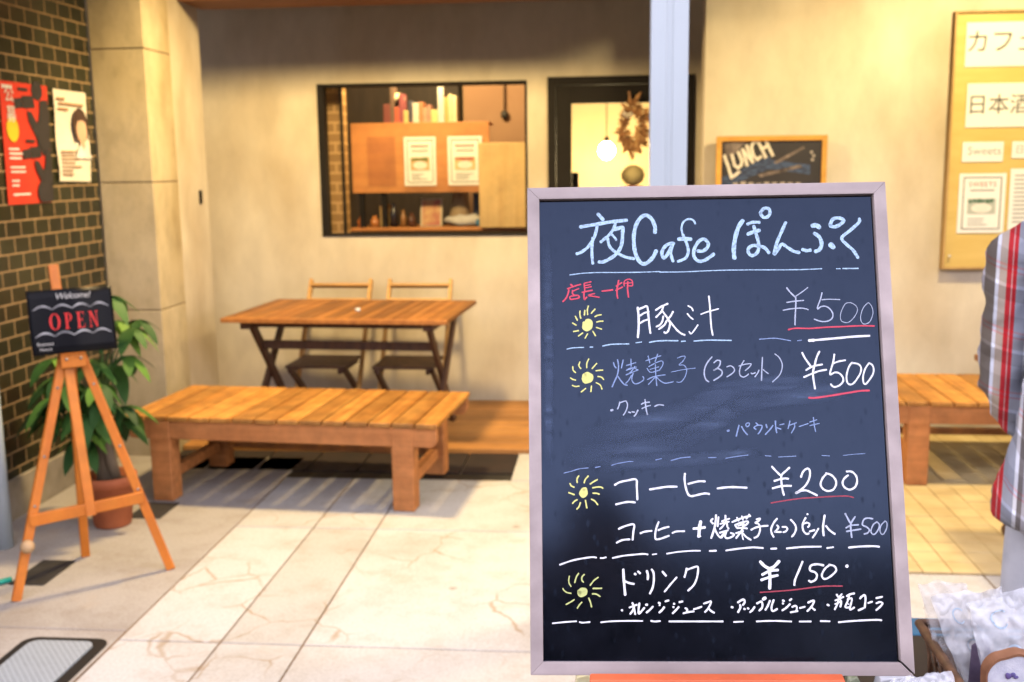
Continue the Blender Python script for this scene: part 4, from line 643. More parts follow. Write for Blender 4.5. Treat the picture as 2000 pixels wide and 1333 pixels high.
 ('flavour_lettering','chalkwhite',[(2.57,'-115.3,-225.1 -114.7,-225.3'),(2.32,'-102.2,-216.8 -101,-219.3'),(2.19,'-105.9,-222 -97.1,-218.8'),(2.31,'-100.4,-220.6 -102.1,-225.6 -105.1,-229.4'),(2.31,'-100.7,-219.3 -100.2,-224.3 -99.2,-229.7'),(2.44,'-93.9,-217.1 -95,-224.3 -94.8,-229.1 -92.2,-226.9 -88.2,-222.5'),(2.7,'-86.2,-218.8 -84.8,-218.7'),(2.31,'-77.9,-220.9 -81.2,-224.3 -85.5,-227.8'),(2.57,'-70.8,-216.5 -69.5,-217.1'),(2.31,'-69.9,-219.2 -69.5,-219.4'),(2.44,'-64.5,-221.7 -67.1,-225 -70.4,-227.8'),(2.44,'-62.7,-214.8 -59.1,-213.8'),(2.56,'-52.7,-217.6 -52.2,-217.8'),(2.43,'-53.7,-221.3 -53.2,-221.6'),(2.31,'-47.2,-221.5 -50.5,-225 -54.4,-228.7'),(2.43,'-46,-215.7 -42.5,-214.9'),(2.3,'-39.2,-222.8 -37,-224.3 -37.7,-226.8'),(2.17,'-41.6,-228.7 -35.2,-227.2 -29.4,-226.5'),(2.17,'-29,-224 -24.2,-222.6 -20,-221.1'),(2.17,'-17,-217.4 -12.4,-215.9 -8.6,-214.9 -9.3,-218.1 -12.7,-223.7 -16,-227.2'),(2.3,'-11.7,-223.1 -8.9,-225.9 -5.2,-228')]),
 ('flavour_lettering','chalkwhite',[(2.55,'15.8,-221.5 17,-221.8'),(2.43,'23.6,-216 27.4,-213.6 30.4,-212.7 31.5,-215.7 29.3,-219'),(2.43,'25.9,-219 26.1,-222.3 23.2,-227.3'),(2.55,'30.6,-223.6 31.5,-223.9'),(2.55,'34.9,-222.8 35.8,-223.4'),(2.42,'42.8,-221.4 40.6,-224.6 37.5,-227.3'),(2.42,'46,-217.2 51,-215.1 52.4,-218.1 51.6,-222.3 48.4,-225.5'),(3.64,'53.5,-212.4 56,-210.9'),(2.3,'61.3,-214.2 58.7,-219.9 55.7,-224.6'),(2.3,'65.9,-213.3 63.5,-219.3 63,-224 64.8,-226.1 69.4,-223.7'),(2.42,'76.8,-213.9 78,-214.4'),(2.42,'76.5,-217 76.9,-217.4'),(2.42,'84.9,-213.6 87,-212.1'),(2.3,'84.8,-218.1 80.3,-222.3 75.7,-225.2'),(2.17,'87.3,-221.4 91.3,-219.9 92.8,-221.7 92.3,-225.8'),(2.17,'85.2,-227.6 93.5,-226.1'),(2.05,'96.6,-222.6 102.4,-221.1'),(2.29,'106.6,-216.3 113.3,-213.9 111.9,-218.7 108.1,-223.4 105.2,-226.1'),(2.17,'110,-221.7 114,-224.9')]),
 ('flavour_lettering','chalkwhite',[(2.44,'129.2,-218.8 130.7,-219.5'),(2.26,'140.8,-207.2 142.3,-209.9'),(2.08,'146.7,-206.4 143.9,-209.5'),(2.08,'138.7,-213.9 148.4,-209.7'),(1.99,'138.2,-218 145.8,-215.1'),(2.08,'142.4,-212.2 141.2,-217.5 137.5,-224.2'),(2.26,'144.6,-213 145.5,-216.6 144.2,-221.1'),(2.35,'152.5,-208.8 156.2,-206.8 161.2,-205.7'),(2.08,'155.2,-208.6 153.1,-214.8 150,-221.5 154.5,-222'),(2.07,'153.2,-212.6 157.8,-211.3 157.8,-214.8 155.7,-221.5 155.9,-224.6 160.4,-222'),(1.62,'153.8,-218 154,-218.2'),(2.35,'167.9,-211.5 170.5,-209 173.8,-207.9 174.2,-213.1 172.8,-222'),(2.25,'165.4,-225.3 171.1,-222.9'),(2.16,'177.1,-216.8 181.7,-215.3'),(2.25,'187.1,-211.1 193.9,-209.7'),(2.16,'186.8,-217.1 190.9,-215.7 193.8,-217.1 191.5,-220.6 186.1,-225.1')]),
 ('dashed_rule','chalkwhite',[(1.81,'-198.2,-240.5 -185.3,-239.2 -169.8,-238.1'),(1.8,'-165.9,-239 -162.1,-239.7 -153.7,-239'),(1.8,'-140.2,-239.3 -127.3,-238.1 -108,-237.6 -90.7,-237.7')]),
 ('dashed_rule','chalkwhite',[(2.05,'-80.3,-237.6 -75.8,-238.3 -69.7,-237.8'),(2.04,'-58.8,-238.2 -34.9,-238.2 -15.7,-238.2 4.7,-238.2')]),
 ('dashed_rule','chalkwhite',[(1.82,'17.9,-238.9 28.9,-238.3'),(1.93,'44.9,-238.2 57.9,-237.6 70,-237.6 85.7,-238.3'),(1.93,'95.3,-238.3 108.6,-238.2')]),
 ('dashed_rule','chalkwhite',[(1.98,'120.3,-237.7 130.9,-238'),(2.07,'141.5,-239.1 152.8,-238 166.3,-237.1 182.1,-236.4 188.8,-236.4 191.7,-236.8')]),
]

# ------------------------------------------------------------------ the big menu board
CB = Vector((.1270, 1.2730, 1.2880)); BX = Vector((.999, .049, .006)).normalized(); BY = Vector((-.021, .312, .95)); BY = (BY-BX*BX.dot(BY)).normalized(); BN = BX.cross(BY)
brot = Matrix((BX, BY, BN)).transposed()
board = thing('menu_board', 'black menu board in a thin taupe frame, covered in chalk-marker Japanese handwriting and prices', 'menu board', CB)
board.rotation_euler = brot.to_euler()
hw, hh, fwid = .225, .2997, .0152
def rail(a, b, c_, d_, m, dz=0):
    mb = MB(); mb.prism([(*a, -.012), (*b, -.012), (*c_, -.012), (*d_, -.012)], (0, 0, .013)); return mb.obj('frame_rail', m, board, bev=.0006)
rail((-hw, hh), (hw, hh), (hw-fwid, hh-fwid), (-hw+fwid, hh-fwid), taupe)
rail((-hw, -hh), (-hw+fwid, -hh+fwid), (hw-fwid-.0008, -hh+fwid), (hw-.0012, -hh), taupe)
rail((-hw, -hh), (-hw, hh), (-hw+fwid, hh-fwid), (-hw+fwid, -hh+fwid), taupe_v)
rail((hw, -hh+.002), (hw-fwid, -hh+fwid+.002), (hw-fwid, hh-fwid), (hw, hh), taupe_v)
mb = MB(); mb.box((-hw+.002, -hh+.002, -.0155), (hw-.002, hh-.002, -.0125)); mb.obj('backing', black, board)
# writing surface: glossy black with wiped chalk haze
m, t_, b_ = nodes('glossy blackboard'); v_ = coords(t_)
n1 = N(t_, 'TexNoise'); n1.inputs['Scale'].default_value = 26; n1.inputs['Detail'].default_value = 9; n1.inputs['Roughness'].default_value = .7; t_.links.new(v_, n1.inputs['Vector'])
mot = ramp(t_, n1.outputs[0], [(.30, (.0015, .002, .003)), (.46, (.004, .0045, .007)), (.7, (.006, .007, .011))]).outputs[0]
# rain / damp spots
vs = coords(t_, (1.5, .8, 1)); vo = N(t_, 'TexVoronoi'); vo.inputs['Scale'].default_value = 60; vo.inputs['Randomness'].default_value = 1; t_.links.new(vs, vo.inputs['Vector'])
spot = ramp(t_, vo.outputs['Distance'], [(.10, (.35, .35, .4)), (.26, (1, 1, 1))]).outputs[0]
mot = mix(t_, .55, mot, spot, 'MULTIPLY')
t_.links.new(mot, b_.inputs['Base Color'])
rn = N(t_, 'MapRange'); rn.inputs[3].default_value = .28; rn.inputs[4].default_value = .13; t_.links.new(spot, rn.inputs[0]); t_.links.new(rn.outputs[0], b_.inputs['Roughness'])
b_.inputs['Specular Tint'].default_value = (.42, .60, 1, 1)
sm = N(t_, 'MapRange'); sm.inputs[3].default_value = .45; sm.inputs[4].default_value = .50; t_.links.new(spot, sm.inputs[0]); t_.links.new(sm.outputs[0], b_.inputs['Specular IOR Level'])
SURF = m
mb = MB(); mb.box((-hw+fwid, -hh+fwid-.001, -.010), (hw-fwid-.0022, hh-fwid-.0022, -.0060)); mb.obj('writing_surface', SURF, board)
# wiped smear of old chalk in the middle of the board (its own outline)
smear_m, st, sb = nodes('wiped chalk haze'); sv = coords(st, (3, 26, 1)); sn = N(st, 'TexNoise'); sn.inputs['Scale'].default_value = 4; sn.inputs['Detail'].default_value = 5; st.links.new(sv, sn.inputs['Vector'])
sb.inputs['Base Color'].default_value = (.032, .048, .074, 1); sb.inputs['Roughness'].default_value = .17; sb.inputs['Specular IOR Level'].default_value = .58; sb.inputs['Specular Tint'].default_value = (.42, .56, 1, 1)
at = st.nodes.new('ShaderNodeAttribute'); at.attribute_name = 'haze'
mu = N(st, 'Math', operation='MULTIPLY'); rp = ramp(st, sn.outputs[0], [(.3, (.25, .25, .25)), (.68, (1, 1, 1))]); st.links.new(rp.outputs[0], mu.inputs[0]); st.links.new(at.outputs['Fac'], mu.inputs[1]); st.links.new(mu.outputs[0], sb.inputs['Alpha'])
def swipe(mb, pts, w0, k, lay):
    P = []; 
    for i in range(len(pts)-1):
        p0 = Vector(pts[max(i-1, 0)]); p1 = Vector(pts[i]); p2 = Vector(pts[i+1]); p3 = Vector(pts[min(i+2, len(pts)-1)])
        for q in range(6):
            f = q/6; P.append(.5*((2*p1)+(p2-p0)*f+(2*p0-5*p1+4*p2-p3)*f*f+(3*p1-p0-3*p2+p3)*f**3))
    P.append(Vector(pts[-1])); pv = None; n = len(P)-1
    for i, p in enumerate(P):
        d = (P[min(i+1, n)]-P[max(i-1, 0)]).normalized(); s = Vector((-d.y, d.x)); w = w0[0]+(w0[1]-w0[0])*i/n
        row = [mb.v(((p+s*w*u).x/1000, (p+s*w*u).y/1000, -.00585+k*.00002)) for u in (-.5, -.3, -.1, .1, .3, .5)]
        e = min(1, i/(n*.18), (n-i)/(n*.18))
        for r_, a in zip(row, (0, .7, 1, 1, .9, .15)): r_[lay] = a*e
        if pv:
            for a in range(5): mb.f([pv[a], pv[a+1], row[a+1], row[a]])
        pv = row
mb = MB(); lay = mb.bm.verts.layers.float.new('haze')
for k, (pts, w0) in enumerate((([(-160, -18), (-100, -6), (-30, 12), (30, 38), (100, 40), (150, 44)], (30, 42)), ([(-185, -44), (-110, -38), (-40, -22), (10, 4), (40, 26)], (34, 26)), ([(-150, -52), (-80, -48), (0, -44), (60, -36)], (26, 14)), ([(20, 18), (80, 26), (170, 40)], (18, 30)), ([(-203, 240), (-200, 100), (-203, -60)], (16, 14)))): swipe(mb, pts, w0, k, lay)
mb.obj('chalk_haze', smear_m, board)
def chalk(name, c, dark=.72):
    m, t, b = nodes(name); v = coords(t, (1, 1, 1)); n = N(t, 'TexNoise'); n.inputs['Scale'].default_value = 420; n.inputs['Detail'].default_value = 3; t.links.new(v, n.inputs['Vector'])
    t.links.new(ramp(t, n.outputs[0], [(.32, tuple(x*dark for x in c)), (.56, c)]).outputs[0], b.inputs['Base Color']); b.inputs['Roughness'].default_value = .75; b.inputs['Specular IOR Level'].default_value = .2; return m
CH = {'chalkwhite': chalk('white marker', (.80, .83, .90), .92), 'chalkblue': chalk('streaky pale blue marker', (.42, .60, .80), .55), 'chalkfaintw': chalk('thin white marker', (.42, .48, .62), .75), 'chalkfaintb': chalk('faded blue marker', (.24, .33, .56), .7), 'chalkred': chalk('red marker', (.62, .075, .12), .85), 'chalkdimred': chalk('faded red marker', (.36, .06, .09), .8), 'chalkyellow': chalk('yellow marker', (.68, .68, .24), .9), 'chalkyellowgreen': chalk('lime marker', (.52, .58, .23), .9)}
zoff = [0]
def stroke(mb, w, pts):
    P = [Vector(tuple(map(float, p.split(',')))) for p in pts.split()]; Q = []
    if len(P) == 1: P.append(P[0]+Vector((.2, 0)))
    for i in range(len(P)-1):
        p0 = P[max(i-1, 0)]; p1 = P[i]; p2 = P[i+1]; p3 = P[min(i+2, len(P)-1)]; n = 6 if len(P) > 2 else 3
        for q in range(n):
            f = q/n; Q.append(.5*((2*p1)+(p2-p0)*f+(2*p0-5*p1+4*p2-p3)*f*f+(3*p1-p0-3*p2+p3)*f**3))
    Q.append(P[-1]); zoff[0] += 1; z = -.00555+(zoff[0] % 120)*.000004; n = len(Q)-1; prev = None; first = None
    ph = random.uniform(0, 6)
    def V(p): return mb.v((p.x/1000, p.y/1000, z))
    for i, p in enumerate(Q):
        d = Q[min(i+1, n)]-Q[max(i-1, 0)]; d = d.normalized() if d.length > 1e-6 else Vector((1, 0)); s = Vector((-d.y, d.x))
        ww = w/2*(1+.07*math.sin(ph+i*.9)+.04*random.uniform(-1, 1))
        a, b = V(p+s*ww), V(p-s*ww)
        if prev: mb.f([prev[0], prev[1], b, a])
        else:
            c = [V(p-d*ww*math.cos(x)*.9-s*ww*math.sin(x)) for x in (-1.0, -.4, .4, 1.0)]; mb.f([a]+c+[b])
        prev = (a, b); last = (p, d, s, ww)
    p, d, s, ww = last; c = [V(p+d*ww*math.cos(x)*.9+s*ww*math.sin(x)) for x in (-1.0, -.4, .4, 1.0)]; mb.f([prev[1]]+c+[prev[0]])
groups = {}
for gname, mk, L in STROKES:
    if gname == 'sun_doodle': groups[('sun_doodle', len(groups))] = [(mk, L)]
    else:
        first = L[0][1].split(); vy = sum(float(p.split(',')[1]) for _, q in L for p in q.split())/sum(len(q.split()) for _, q in L)
        if gname == 'flavour_lettering': key = (gname, len(groups)+100)
        else: key = next((k for k in groups if k[0] == gname and abs(k[1]-vy) < (60 if 'heading' in gname else 22)), (gname, vy))
        groups.setdefault(key, []).append((mk, L))
NAMES = {'heading': 'heading_lettering', 'red_note': 'note_lettering'}
for (gname, _), items in groups.items():
    mb = MB(); ms = []
    for mk, L in items:
        if CH[mk] not in ms: ms.append(CH[mk])
        mb.mi = ms.index(CH[mk])
        for w, pts in L: stroke(mb, w, pts)
    mb.obj(NAMES.get(gname, gname), ms, board, fix=False)

# stand that carries the board
stn = thing('board_stand', 'orange-red wooden stand whose ledge carries the menu board', 'stand', (.125, 1.19, .72))
om = wood('orange painted wood', (.68, .16, .06), (.58, .11, .04), 0, 2, .45, .05, .05); SO = (.125, 1.19, .72)
mb = MB(SO); mb.hexa([(-.0205, 1.118, .94), (.2625, 1.118, .94), (.2625, 1.136, .94), (-.0205, 1.136, .94), (-.0205, 1.118, 1.0235), (.2625, 1.118, 1.0325), (.2625, 1.136, 1.0325), (-.0205, 1.136, 1.0235)]); mb.obj('front_lip', om, stn, bev=.002)
mb = MB(SO); mb.box((-.018, 1.1365, .962), (.268, 1.205, .972)); mb.obj('ledge', om, stn, bev=.002)
for x in (.0, .25):
    mb = MB(SO); mb.beam((x, 1.15, .721), (x, 1.29, 1.19), .022, .018, (0, 1, 0)); mb.obj('upright', om, stn, bev=.002)
    mb = MB(SO); mb.beam((x, 1.46, .721), (x, 1.30, 1.13), .020, .016, (0, 1, 0)); mb.obj('rear_leg', om, stn, bev=.002)

# ------------------------------------------------------------------ sales table, basket, wrapped cakes
tt = thing('sales_table', 'dark-topped table with a blue edge under the menu board and cake basket', 'table', (.72, 1.48, 0)); TO = (.72, 1.48, 0)
mb = MB(TO); mb.box((-.04, .98, .69), (1.62, 1.925, .72)); mb.obj('tabletop', mat('dark table top', (.022, .016, .013), (.012, .010, .009), .5, 12), tt, bev=.003)
mb = MB(TO); mb.box((-.045, 1.926, .682), (1.625, 2.0, .7225)); mb.obj('edge_band', mat('blue edge', (.035, .16, .27), (.03, .13, .22), .5, 5), tt, bev=.004)
for x in (.02, 1.56):
    for y in (1.03, 1.87):
        mb = MB(TO); mb.box((x-.02, y-.02, 0), (x+.02, y+.02, .689)); mb.obj('leg', black_metal, tt, bev=.002)

bk = thing('wicker_basket', 'brown wicker tray basket holding the wrapped cakes at the right of the board', 'basket', (.70, 1.58, .72)); BO = (.70, 1.58, .72)
wk = mat('brown wicker', (.20, .10, .05), (.09, .045, .022), .6, 40, bmp=.4)
bx0, bx1, by0, by1, bz0, bz1 = .543, .93, 1.36, 1.735, .723, .822
mb = MB(BO); fl = .015
def rect(z, g): return [(bx0-g, by0-g, z), (bx1+g, by0-g, z), (bx1+g, by1+g, z), (bx0-g, by1+g, z)]
for z, g, r in ((bz1, .015, .0075), (bz1-.014, .012, .003)):
    q = rect(z, g); 
    for a, b in zip(q, q[1:]+q[:1]): mb.tube([a, b], r, 8)
mb.obj('rim', wk, bk, smooth=True)
mb = MB(BO)
for k in range(5):
    f = k/5; q = rect(bz0+.004+(bz1-.02-bz0)*f, f*.012-.012)
    for a, b in zip(q, q[1:]+q[:1]): mb.tube([a, b], .0026, 6)
for k in range(11):
    for s_ in (0, 1):
        y = by0+(by1-by0)*k/10; x = (bx0, bx1)[s_]; dx = (-1, 1)[s_]
        mb.tube([(x-dx*.012, y, bz0), (x+dx*.012, y, bz1)], .0024, 6)
        x = bx0+(bx1-bx0)*k/10; y = (by0, by1)[s_]; mb.tube([(x, y-dx*.012, bz0), (x, y+dx*.012, bz1)], .003, 6)
mb.obj('weave', wk, bk, smooth=True)
mb = MB(BO); mb.box((bx0, by0, .7215), (bx1, by1, .7245)); mb.obj('base', wk, bk)

def cello(name, milk, tint):
    m = bpy.data.materials.new(name); m.use_nodes = True; t = m.node_tree; b = t.nodes['Principled BSDF']; o = t.nodes['Material Output']
    tr = t.nodes.new('ShaderNodeBsdfTransparent'); mx = t.nodes.new('ShaderNodeMixShader'); v = coords(t); n = N(t, 'TexNoise'); n.inputs['Scale'].default_value = 22; n.inputs['Detail'].default_value = 5; t.links.new(v, n.inputs['Vector'])
    b.inputs['Base Color'].default_value = (*tint, 1); b.inputs['Roughness'].default_value = .08; b.inputs['Specular IOR Level'].default_value = .9
    r = ramp(t, n.outputs[0], [(.35, (milk*.7,)*3), (.65, (min(1, milk*1.25),)*3)]); t.links.new(r.outputs[0], mx.inputs[0]); t.links.new(tr.outputs[0], mx.inputs[1]); t.links.new(b.outputs[0], mx.inputs[2]); t.links.new(mx.outputs[0], o.inputs[0])
    n9 = N(t, 'TexVoronoi', feature='DISTANCE_TO_EDGE'); n9.inputs['Scale'].default_value = 38; t.links.new(v, n9.inputs['Vector']); bump(t, b, n9.outputs[0], .22, .005); return m
cel = cello('milky cellophane', .46, (.80, .84, .92)); cel_clear = cello('clear cellophane', .26, (.80, .84, .92))
print_blue = mat('pale blue print', (.40, .52, .66), None, .6)
cookie_m = mat('cookie', (.30, .17, .10), (.20, .10, .06), .85, 30, bmp=.3); crumb = mat('pound cake crumb', (.62, .64, .72), (.50, .52, .62), .9, 70, bmp=.4); crust = mat('cake crust', (.30, .14, .07), (.20, .085, .04), .8, 20); berry = mat('blueberry', (.10, .11, .30), (.16, .10, .30), .6, 30); purple = mat('dark purple cake', (.13, .10, .17), (.08, .06, .11), .9, 30)
def bag(label, tl, tr_, br, bl, thick, seed, m, prints=True, group='wrapped cakes in the basket'):
    tl, tr_, br, bl = map(Vector, (tl, tr_, br, bl)); c = (tl+tr_+br+bl)/4; nrm = (tr_-tl).cross(tl-bl).normalized()
    t = thing('cake_bag', label, 'bag', (c.x, c.y, min(bl.z, br.z)), 0, group); O_ = t.location; r = random.Random(seed)
    mb = MB(O_); nx, nz = 40, 46
    def P(u, v, s):
        p = tl.lerp(tr_, u).lerp(bl.lerp(br, u), v); q = Vector((u*3+seed*7, v*3.5, s*2))
        puff = (math.sin(math.pi*u)**.6)*max(0, (v-.12))**.7*math.sin(math.pi*min(1, (v*.93+.02)))**.35 if 0 < u < 1 else 0
        cr = noise.noise(q*1.7)*.008+(.5-abs(noise.noise(q*2.6)))*.008+(.5-abs(noise.noise(q*6.0)))*.0015
        return p+nrm*(-s*thick/2*puff)*1.0+nrm*cr*(1 if 0 < u < 1 else .6)*(-s if v > .2 else 1)+Vector((noise.noise(q*1.1)*.005, 0, noise.noise(q*1.3+Vector((9, 9, 9)))*.008*(1-v)))
    for s in (1, -1):
        G = [[mb.v(P(i/nx, j/nz, s)) for i in range(nx+1)] for j in range(nz+1)]
        for j in range(nz):
            for i in range(nx):
                q = [G[j][i], G[j+1][i], G[j+1][i+1], G[j][i+1]]; mb.f(q if s < 0 else q[::-1])
    bmesh.ops.remove_doubles(mb.bm, verts=mb.bm.verts, dist=.0004)
    o = mb.obj('wrapper', m, t, smooth=True)
    if prints:
        mb = MB(O_); 
        def ringp(u0, v0, ru, a0, a1, w):
            pv = None
            for k in range(21):
                a = a0+(a1-a0)*k/20; row = []
                for rr_ in (ru, ru-w):
                    u, v = u0+rr_*math.cos(a), v0+rr_*math.sin(a)*((tr_-tl).length/(tl-bl).length); row.append(mb.v(P(min(.97, max(.03, u)), min(.97, max(.03, v)), -1)+nrm*.0012))
                if pv: mb.f([pv[0], pv[1], row[1], row[0]])
                pv = row
        for u0, v0, ru, a0, a1 in ((.28, .18, .10, .8, 5.6), (.70, .14, .05, 0, 6.28), (.80, .22, .06, 0, 6.28), (.36, .46, .12, .8, 5.6), (.75, .45, .05, 0, 6.28), (.55, .30, .04, 0, 6.28)): ringp(u0, v0, ru, a0, a1, .018)
        mb.obj('print', print_blue, t)
    return t
bag('wrinkled cellophane bag standing at the far left corner of the basket, cookies inside', (.508, 1.70, .915), (.590, 1.72, .905), (.60, 1.66, .735), (.548, 1.64, .74), .05, 1, cel_clear, False)
b2 = bag('large milky cellophane bag with printed circles behind the blueberry cake', (.553, 1.60, .925), (.70, 1.62, .955), (.70, 1.55, .745), (.588, 1.53, .745), .05, 2, cel)
b1 = bag('milky cellophane bag with printed circles leaning over the basket edge', (.520, 1.665, .905), (.63, 1.675, .92), (.645, 1.61, .74), (.572, 1.595, .74), .04, 5, cel)
bag('milky cellophane bag at the right end of the basket', (.70, 1.63, .93), (.84, 1.66, .94), (.85, 1.60, .745), (.72, 1.58, .745), .05, 3, cel)
# contents and front cake
def cookie(c, r, nrm, m, label, g):
    nrm = Vector(nrm).normalized(); mb = MB(c); q = Vector((0, 0, 1)).rotation_difference(nrm)
    prof = [(.0005, -.006), (r*.9, -.006), (r, -.002), (r*.97, .004), (r*.7, .007), (.0005, .008)]
    for a in range(len(prof)): pass
    mb2 = MB(); mb2.lathe((0, 0, 0), prof, 20)
    for v in mb2.bm.verts: v.co = q @ v.co; v.co += Vector((noise.noise(v.co*60), noise.noise(v.co*60+Vector((3, 1, 2))), noise.noise(v.co*60+Vector((7, 5, 1)))))*.002
    o = mb2.obj('cookie', m, None, loc=c, smooth=True); tag(o, label, 'cookie', g)
cookie((.578, 1.665, .80), .030, (-.5, -.8, .2), cookie_m, 'brown cookie in the clear bag, upper one', 'cookies in the clear bag')
cookie((.583, 1.66, .765), .028, (-.6, -.8, .1), cookie_m, 'brown cookie in the clear bag, lower one', 'cookies in the clear bag')
mb = MB((.572, 1.585, .75)); mb.prism([(.560, 1.600, .745), (.590, 1.575, .745), (.586, 1.575, .85), (.572, 1.585, .868), (.562, 1.598, .855)], (.012, .012, 0)); tag(mb.obj('cake_slice', purple, bev=.003), 'dark purple cake slice wrapped between the milky bags', 'cake')
cs = thing('cake_slice', 'pale blueberry pound cake slice at the front of the basket', 'cake', (.60, 1.47, .73)); CO = (.60, 1.47, .73)
out = []
for u, v in ((0, 0), (.105, 0), (.105, .10), (.107, .118), (.095, .131), (.082, .135), (.07, .130), (.058, .133), (.045, .135), (.03, .131), (.014, .126), (.002, .112), (0, .09)):
    out.append((.548+u, 1.472+u*.06+v*.16, .755+v))
sm_ = []
for i in range(len(out)):
    a, b = Vector(out[i]), Vector(out[(i+1) % len(out)])
    if i < 2: sm_.append(tuple(a)); continue
    p0 = Vector(out[i-1]); p3 = Vector(out[(i+2) % len(out)])
    for q in range(4):
        f = q/4; sm_.append(tuple(.5*((2*a)+(b-p0)*f+(2*p0-5*a+4*b-p3)*f*f+(3*a-p0-3*b+p3)*f**3) if i < len(out)-1 else a.lerp(b, f)))
out = sm_
mb = MB(CO); mb.prism(out, (-.001, .018, -.003)); mb.obj('crumb', crumb, cs, bev=.002)
mb = MB(CO); top = out[2:]; prev = None
for p in top:
    p = Vector(p); c0 = Vector((.60, 1.482, .81)); dd = (p-c0); dd.y = 0; dd.normalize()
    row = [mb.v(p+Vector((0, -.002, 0))-dd*.0022), mb.v(p+Vector((0, -.002, 0))+dd*.0016), mb.v(p+dd*.0016+Vector((0, .021, 0))), mb.v(p-dd*.001+Vector((0, .021, 0)))]
    if prev:
        for k in range(4): mb.f([prev[k], prev[(k+1) % 4], row[(k+1) % 4], row[k]])
    prev = row
mb.obj('crust', crust, cs)
rb = random.Random(5); mb = MB(CO)
for k in range(24):
    u, v = rb.uniform(.015, .095), rb.uniform(.02, .11); mb.ball((.548+u, 1.4705+u*.06+v*.16, .755+v), (rb.uniform(.0018, .0055), .0012, rb.uniform(.0018, .005)), 10, 6)
mb.obj('berries', berry, cs, smooth=True)
# bag tip in front of the frame corner, small packets behind the board
bag('white paper-like bag tucked against the lower right corner of the board frame', (.318, 1.13, 1.03), (.372, 1.12, 1.046), (.40, 1.10, .98), (.27, 1.09, .98), .02, 9, cel, False, None)
del_ = None
def packet(c, s, m, label, cat, rot=0):
    mb = MB(c); x, y, z = c; a, b, h = s
    mb.prism([(x-a/2, y, z), (x+a/2, y, z), (x+a/2*.9, y, z+h*.9), (x+a*.2, y, z+h), (x-a*.3, y, z+h*.92)], (0, b, 0)); o = mb.obj('packet', m, bev=.002); tag(o, label, cat, None); return o
packet((-.04, 1.60, .7205), (.034, .06, .064), mat('yellow wrapper', (.60, .50, .20), (.75, .70, .45), .3, 30, bmp=.4), 'small yellow wrapped packet behind the left foot of the board stand', 'packet')
packet((.388, 1.60, .7205), (.022, .03, .074), mat('green wrapper', (.05, .10, .04), (.45, .48, .35), .35, 40, bmp=.4), 'small green patterned packet behind the lower right of the board', 'packet')
packet((.452, 1.60, .7205), (.075, .03, .077), mat('white wrapper', (.72, .74, .78), (.55, .58, .64), .4, 20, bmp=.4), 'white packet behind the lower right corner of the board', 'packet')

# ------------------------------------------------------------------ LUNCH board and notice board on the right wall
lb_ = thing('lunch_board', 'small blackboard in an orange wooden frame with the word LUNCH, hung on the plaster wall', 'blackboard', (.945, 6.35, 1.30)); LO = (.945, 6.35, 1.30)
x0, x1, z0, z1 = .622, 1.253, 1.16, 1.752; yl = 6.315
mb = MB(LO); ring(mb, x0, x1, z0, z1, yl, yl+.03, .030, .030, .03, .030); mb.obj('frame', wood('orange frame', (.70, .36, .06), (.58, .27, .04), 0, 2, .4, .05), lb_, bev=.002)
mb = MB(LO); mb.box((x0+.029, yl+.012, z0+.03), (x1-.029, yl+.02, z1-.029)); mb.obj('writing_surface', mat('dusty blackboard', (.022, .018, .016), (.014, .011, .010), .6, 6), lb_)
cw = mat('cream chalk', (.78, .68, .52), (.62, .54, .42), .8, 60); cb_ = mat('blue chalk', (.055, .085, .16), (.02, .025, .045), .9, 14, (2, 1, 6)); cg = mat('grey chalk haze', (.22, .17, .14), (.04, .03, .028), .9, 16)
an = R(33); ex = (math.cos(an), 0, math.sin(an)); ey = (-math.sin(an), 0, math.cos(an))
mb = MB(LO)
for k, (a, b, w) in enumerate((((.655, 1.48), (.93, 1.60), .07), ((.92, 1.59), (1.16, 1.555), .055))):
    a, b = Vector((a[0], yl+.0118-k*.0002, a[1])), Vector((b[0], yl+.0118-k*.0002, b[1])); mb.poly([a-Vector((0, 0, w/2)), b-Vector((0, 0, w/2)), b+Vector((0, 0, w/2)), a+Vector((0, 0, w/2))])
mb.obj('blue_chalk', cb_, lb_)
mb = MB(LO); mb.poly([(.655, yl+.0116, 1.60), (.70, yl+.0116, 1.62), (.79, yl+.0116, 1.72), (.655, yl+.0116, 1.72)]); mb.poly([(.86, yl+.0115, 1.53), (1.1, yl+.0115, 1.585), (1.12, yl+.0115, 1.57), (.88, yl+.0115, 1.515)]); mb.poly([(.95, yl+.0114, 1.60), (1.12, yl+.0114, 1.69), (1.125, yl+.0114, 1.675), (.97, yl+.0114, 1.59)]); mb.obj('grey_chalk', cg, lb_)
strk = [("L", [(.668, 1.655), (.690, 1.60), (.707, 1.545), (.712, 1.53), (.735, 1.545), (.755, 1.562)]), ("U", [(.712, 1.66), (.728, 1.60), (.748, 1.585), (.766, 1.60), (.770, 1.625), (.748, 1.675)]), ("N", [(.80, 1.60), (.772, 1.69), (.832, 1.617), (.795, 1.712)]), ("C", [(.858, 1.732), (.835, 1.735), (.822, 1.705), (.835, 1.655), (.858, 1.632), (.878, 1.648)]), ("H", [(.905, 1.645), (.860, 1.735)]), ("H", [(.945, 1.655), (.890, 1.765)]), ("H", [(.882, 1.69), (.915, 1.71)])]
mb = MB(LO); k = 0
for _, pts in strk:
    k += 1
    for a, b in zip(pts, pts[1:]):
        k += 1; a = Vector((a[0], yl+.011-k*.00003, a[1]-.015)); b = Vector((b[0], yl+.011-k*.00003, b[1]-.015)); d_ = (b-a).normalized(); s_ = Vector((-d_.z, 0, d_.x))*.0085; e_ = d_*.006; mb.poly([a-e_-s_, b+e_-s_, b+e_+s_, a-e_+s_])
mb.obj('lunch_lettering', cw, lb_)
mb = MB(LO)
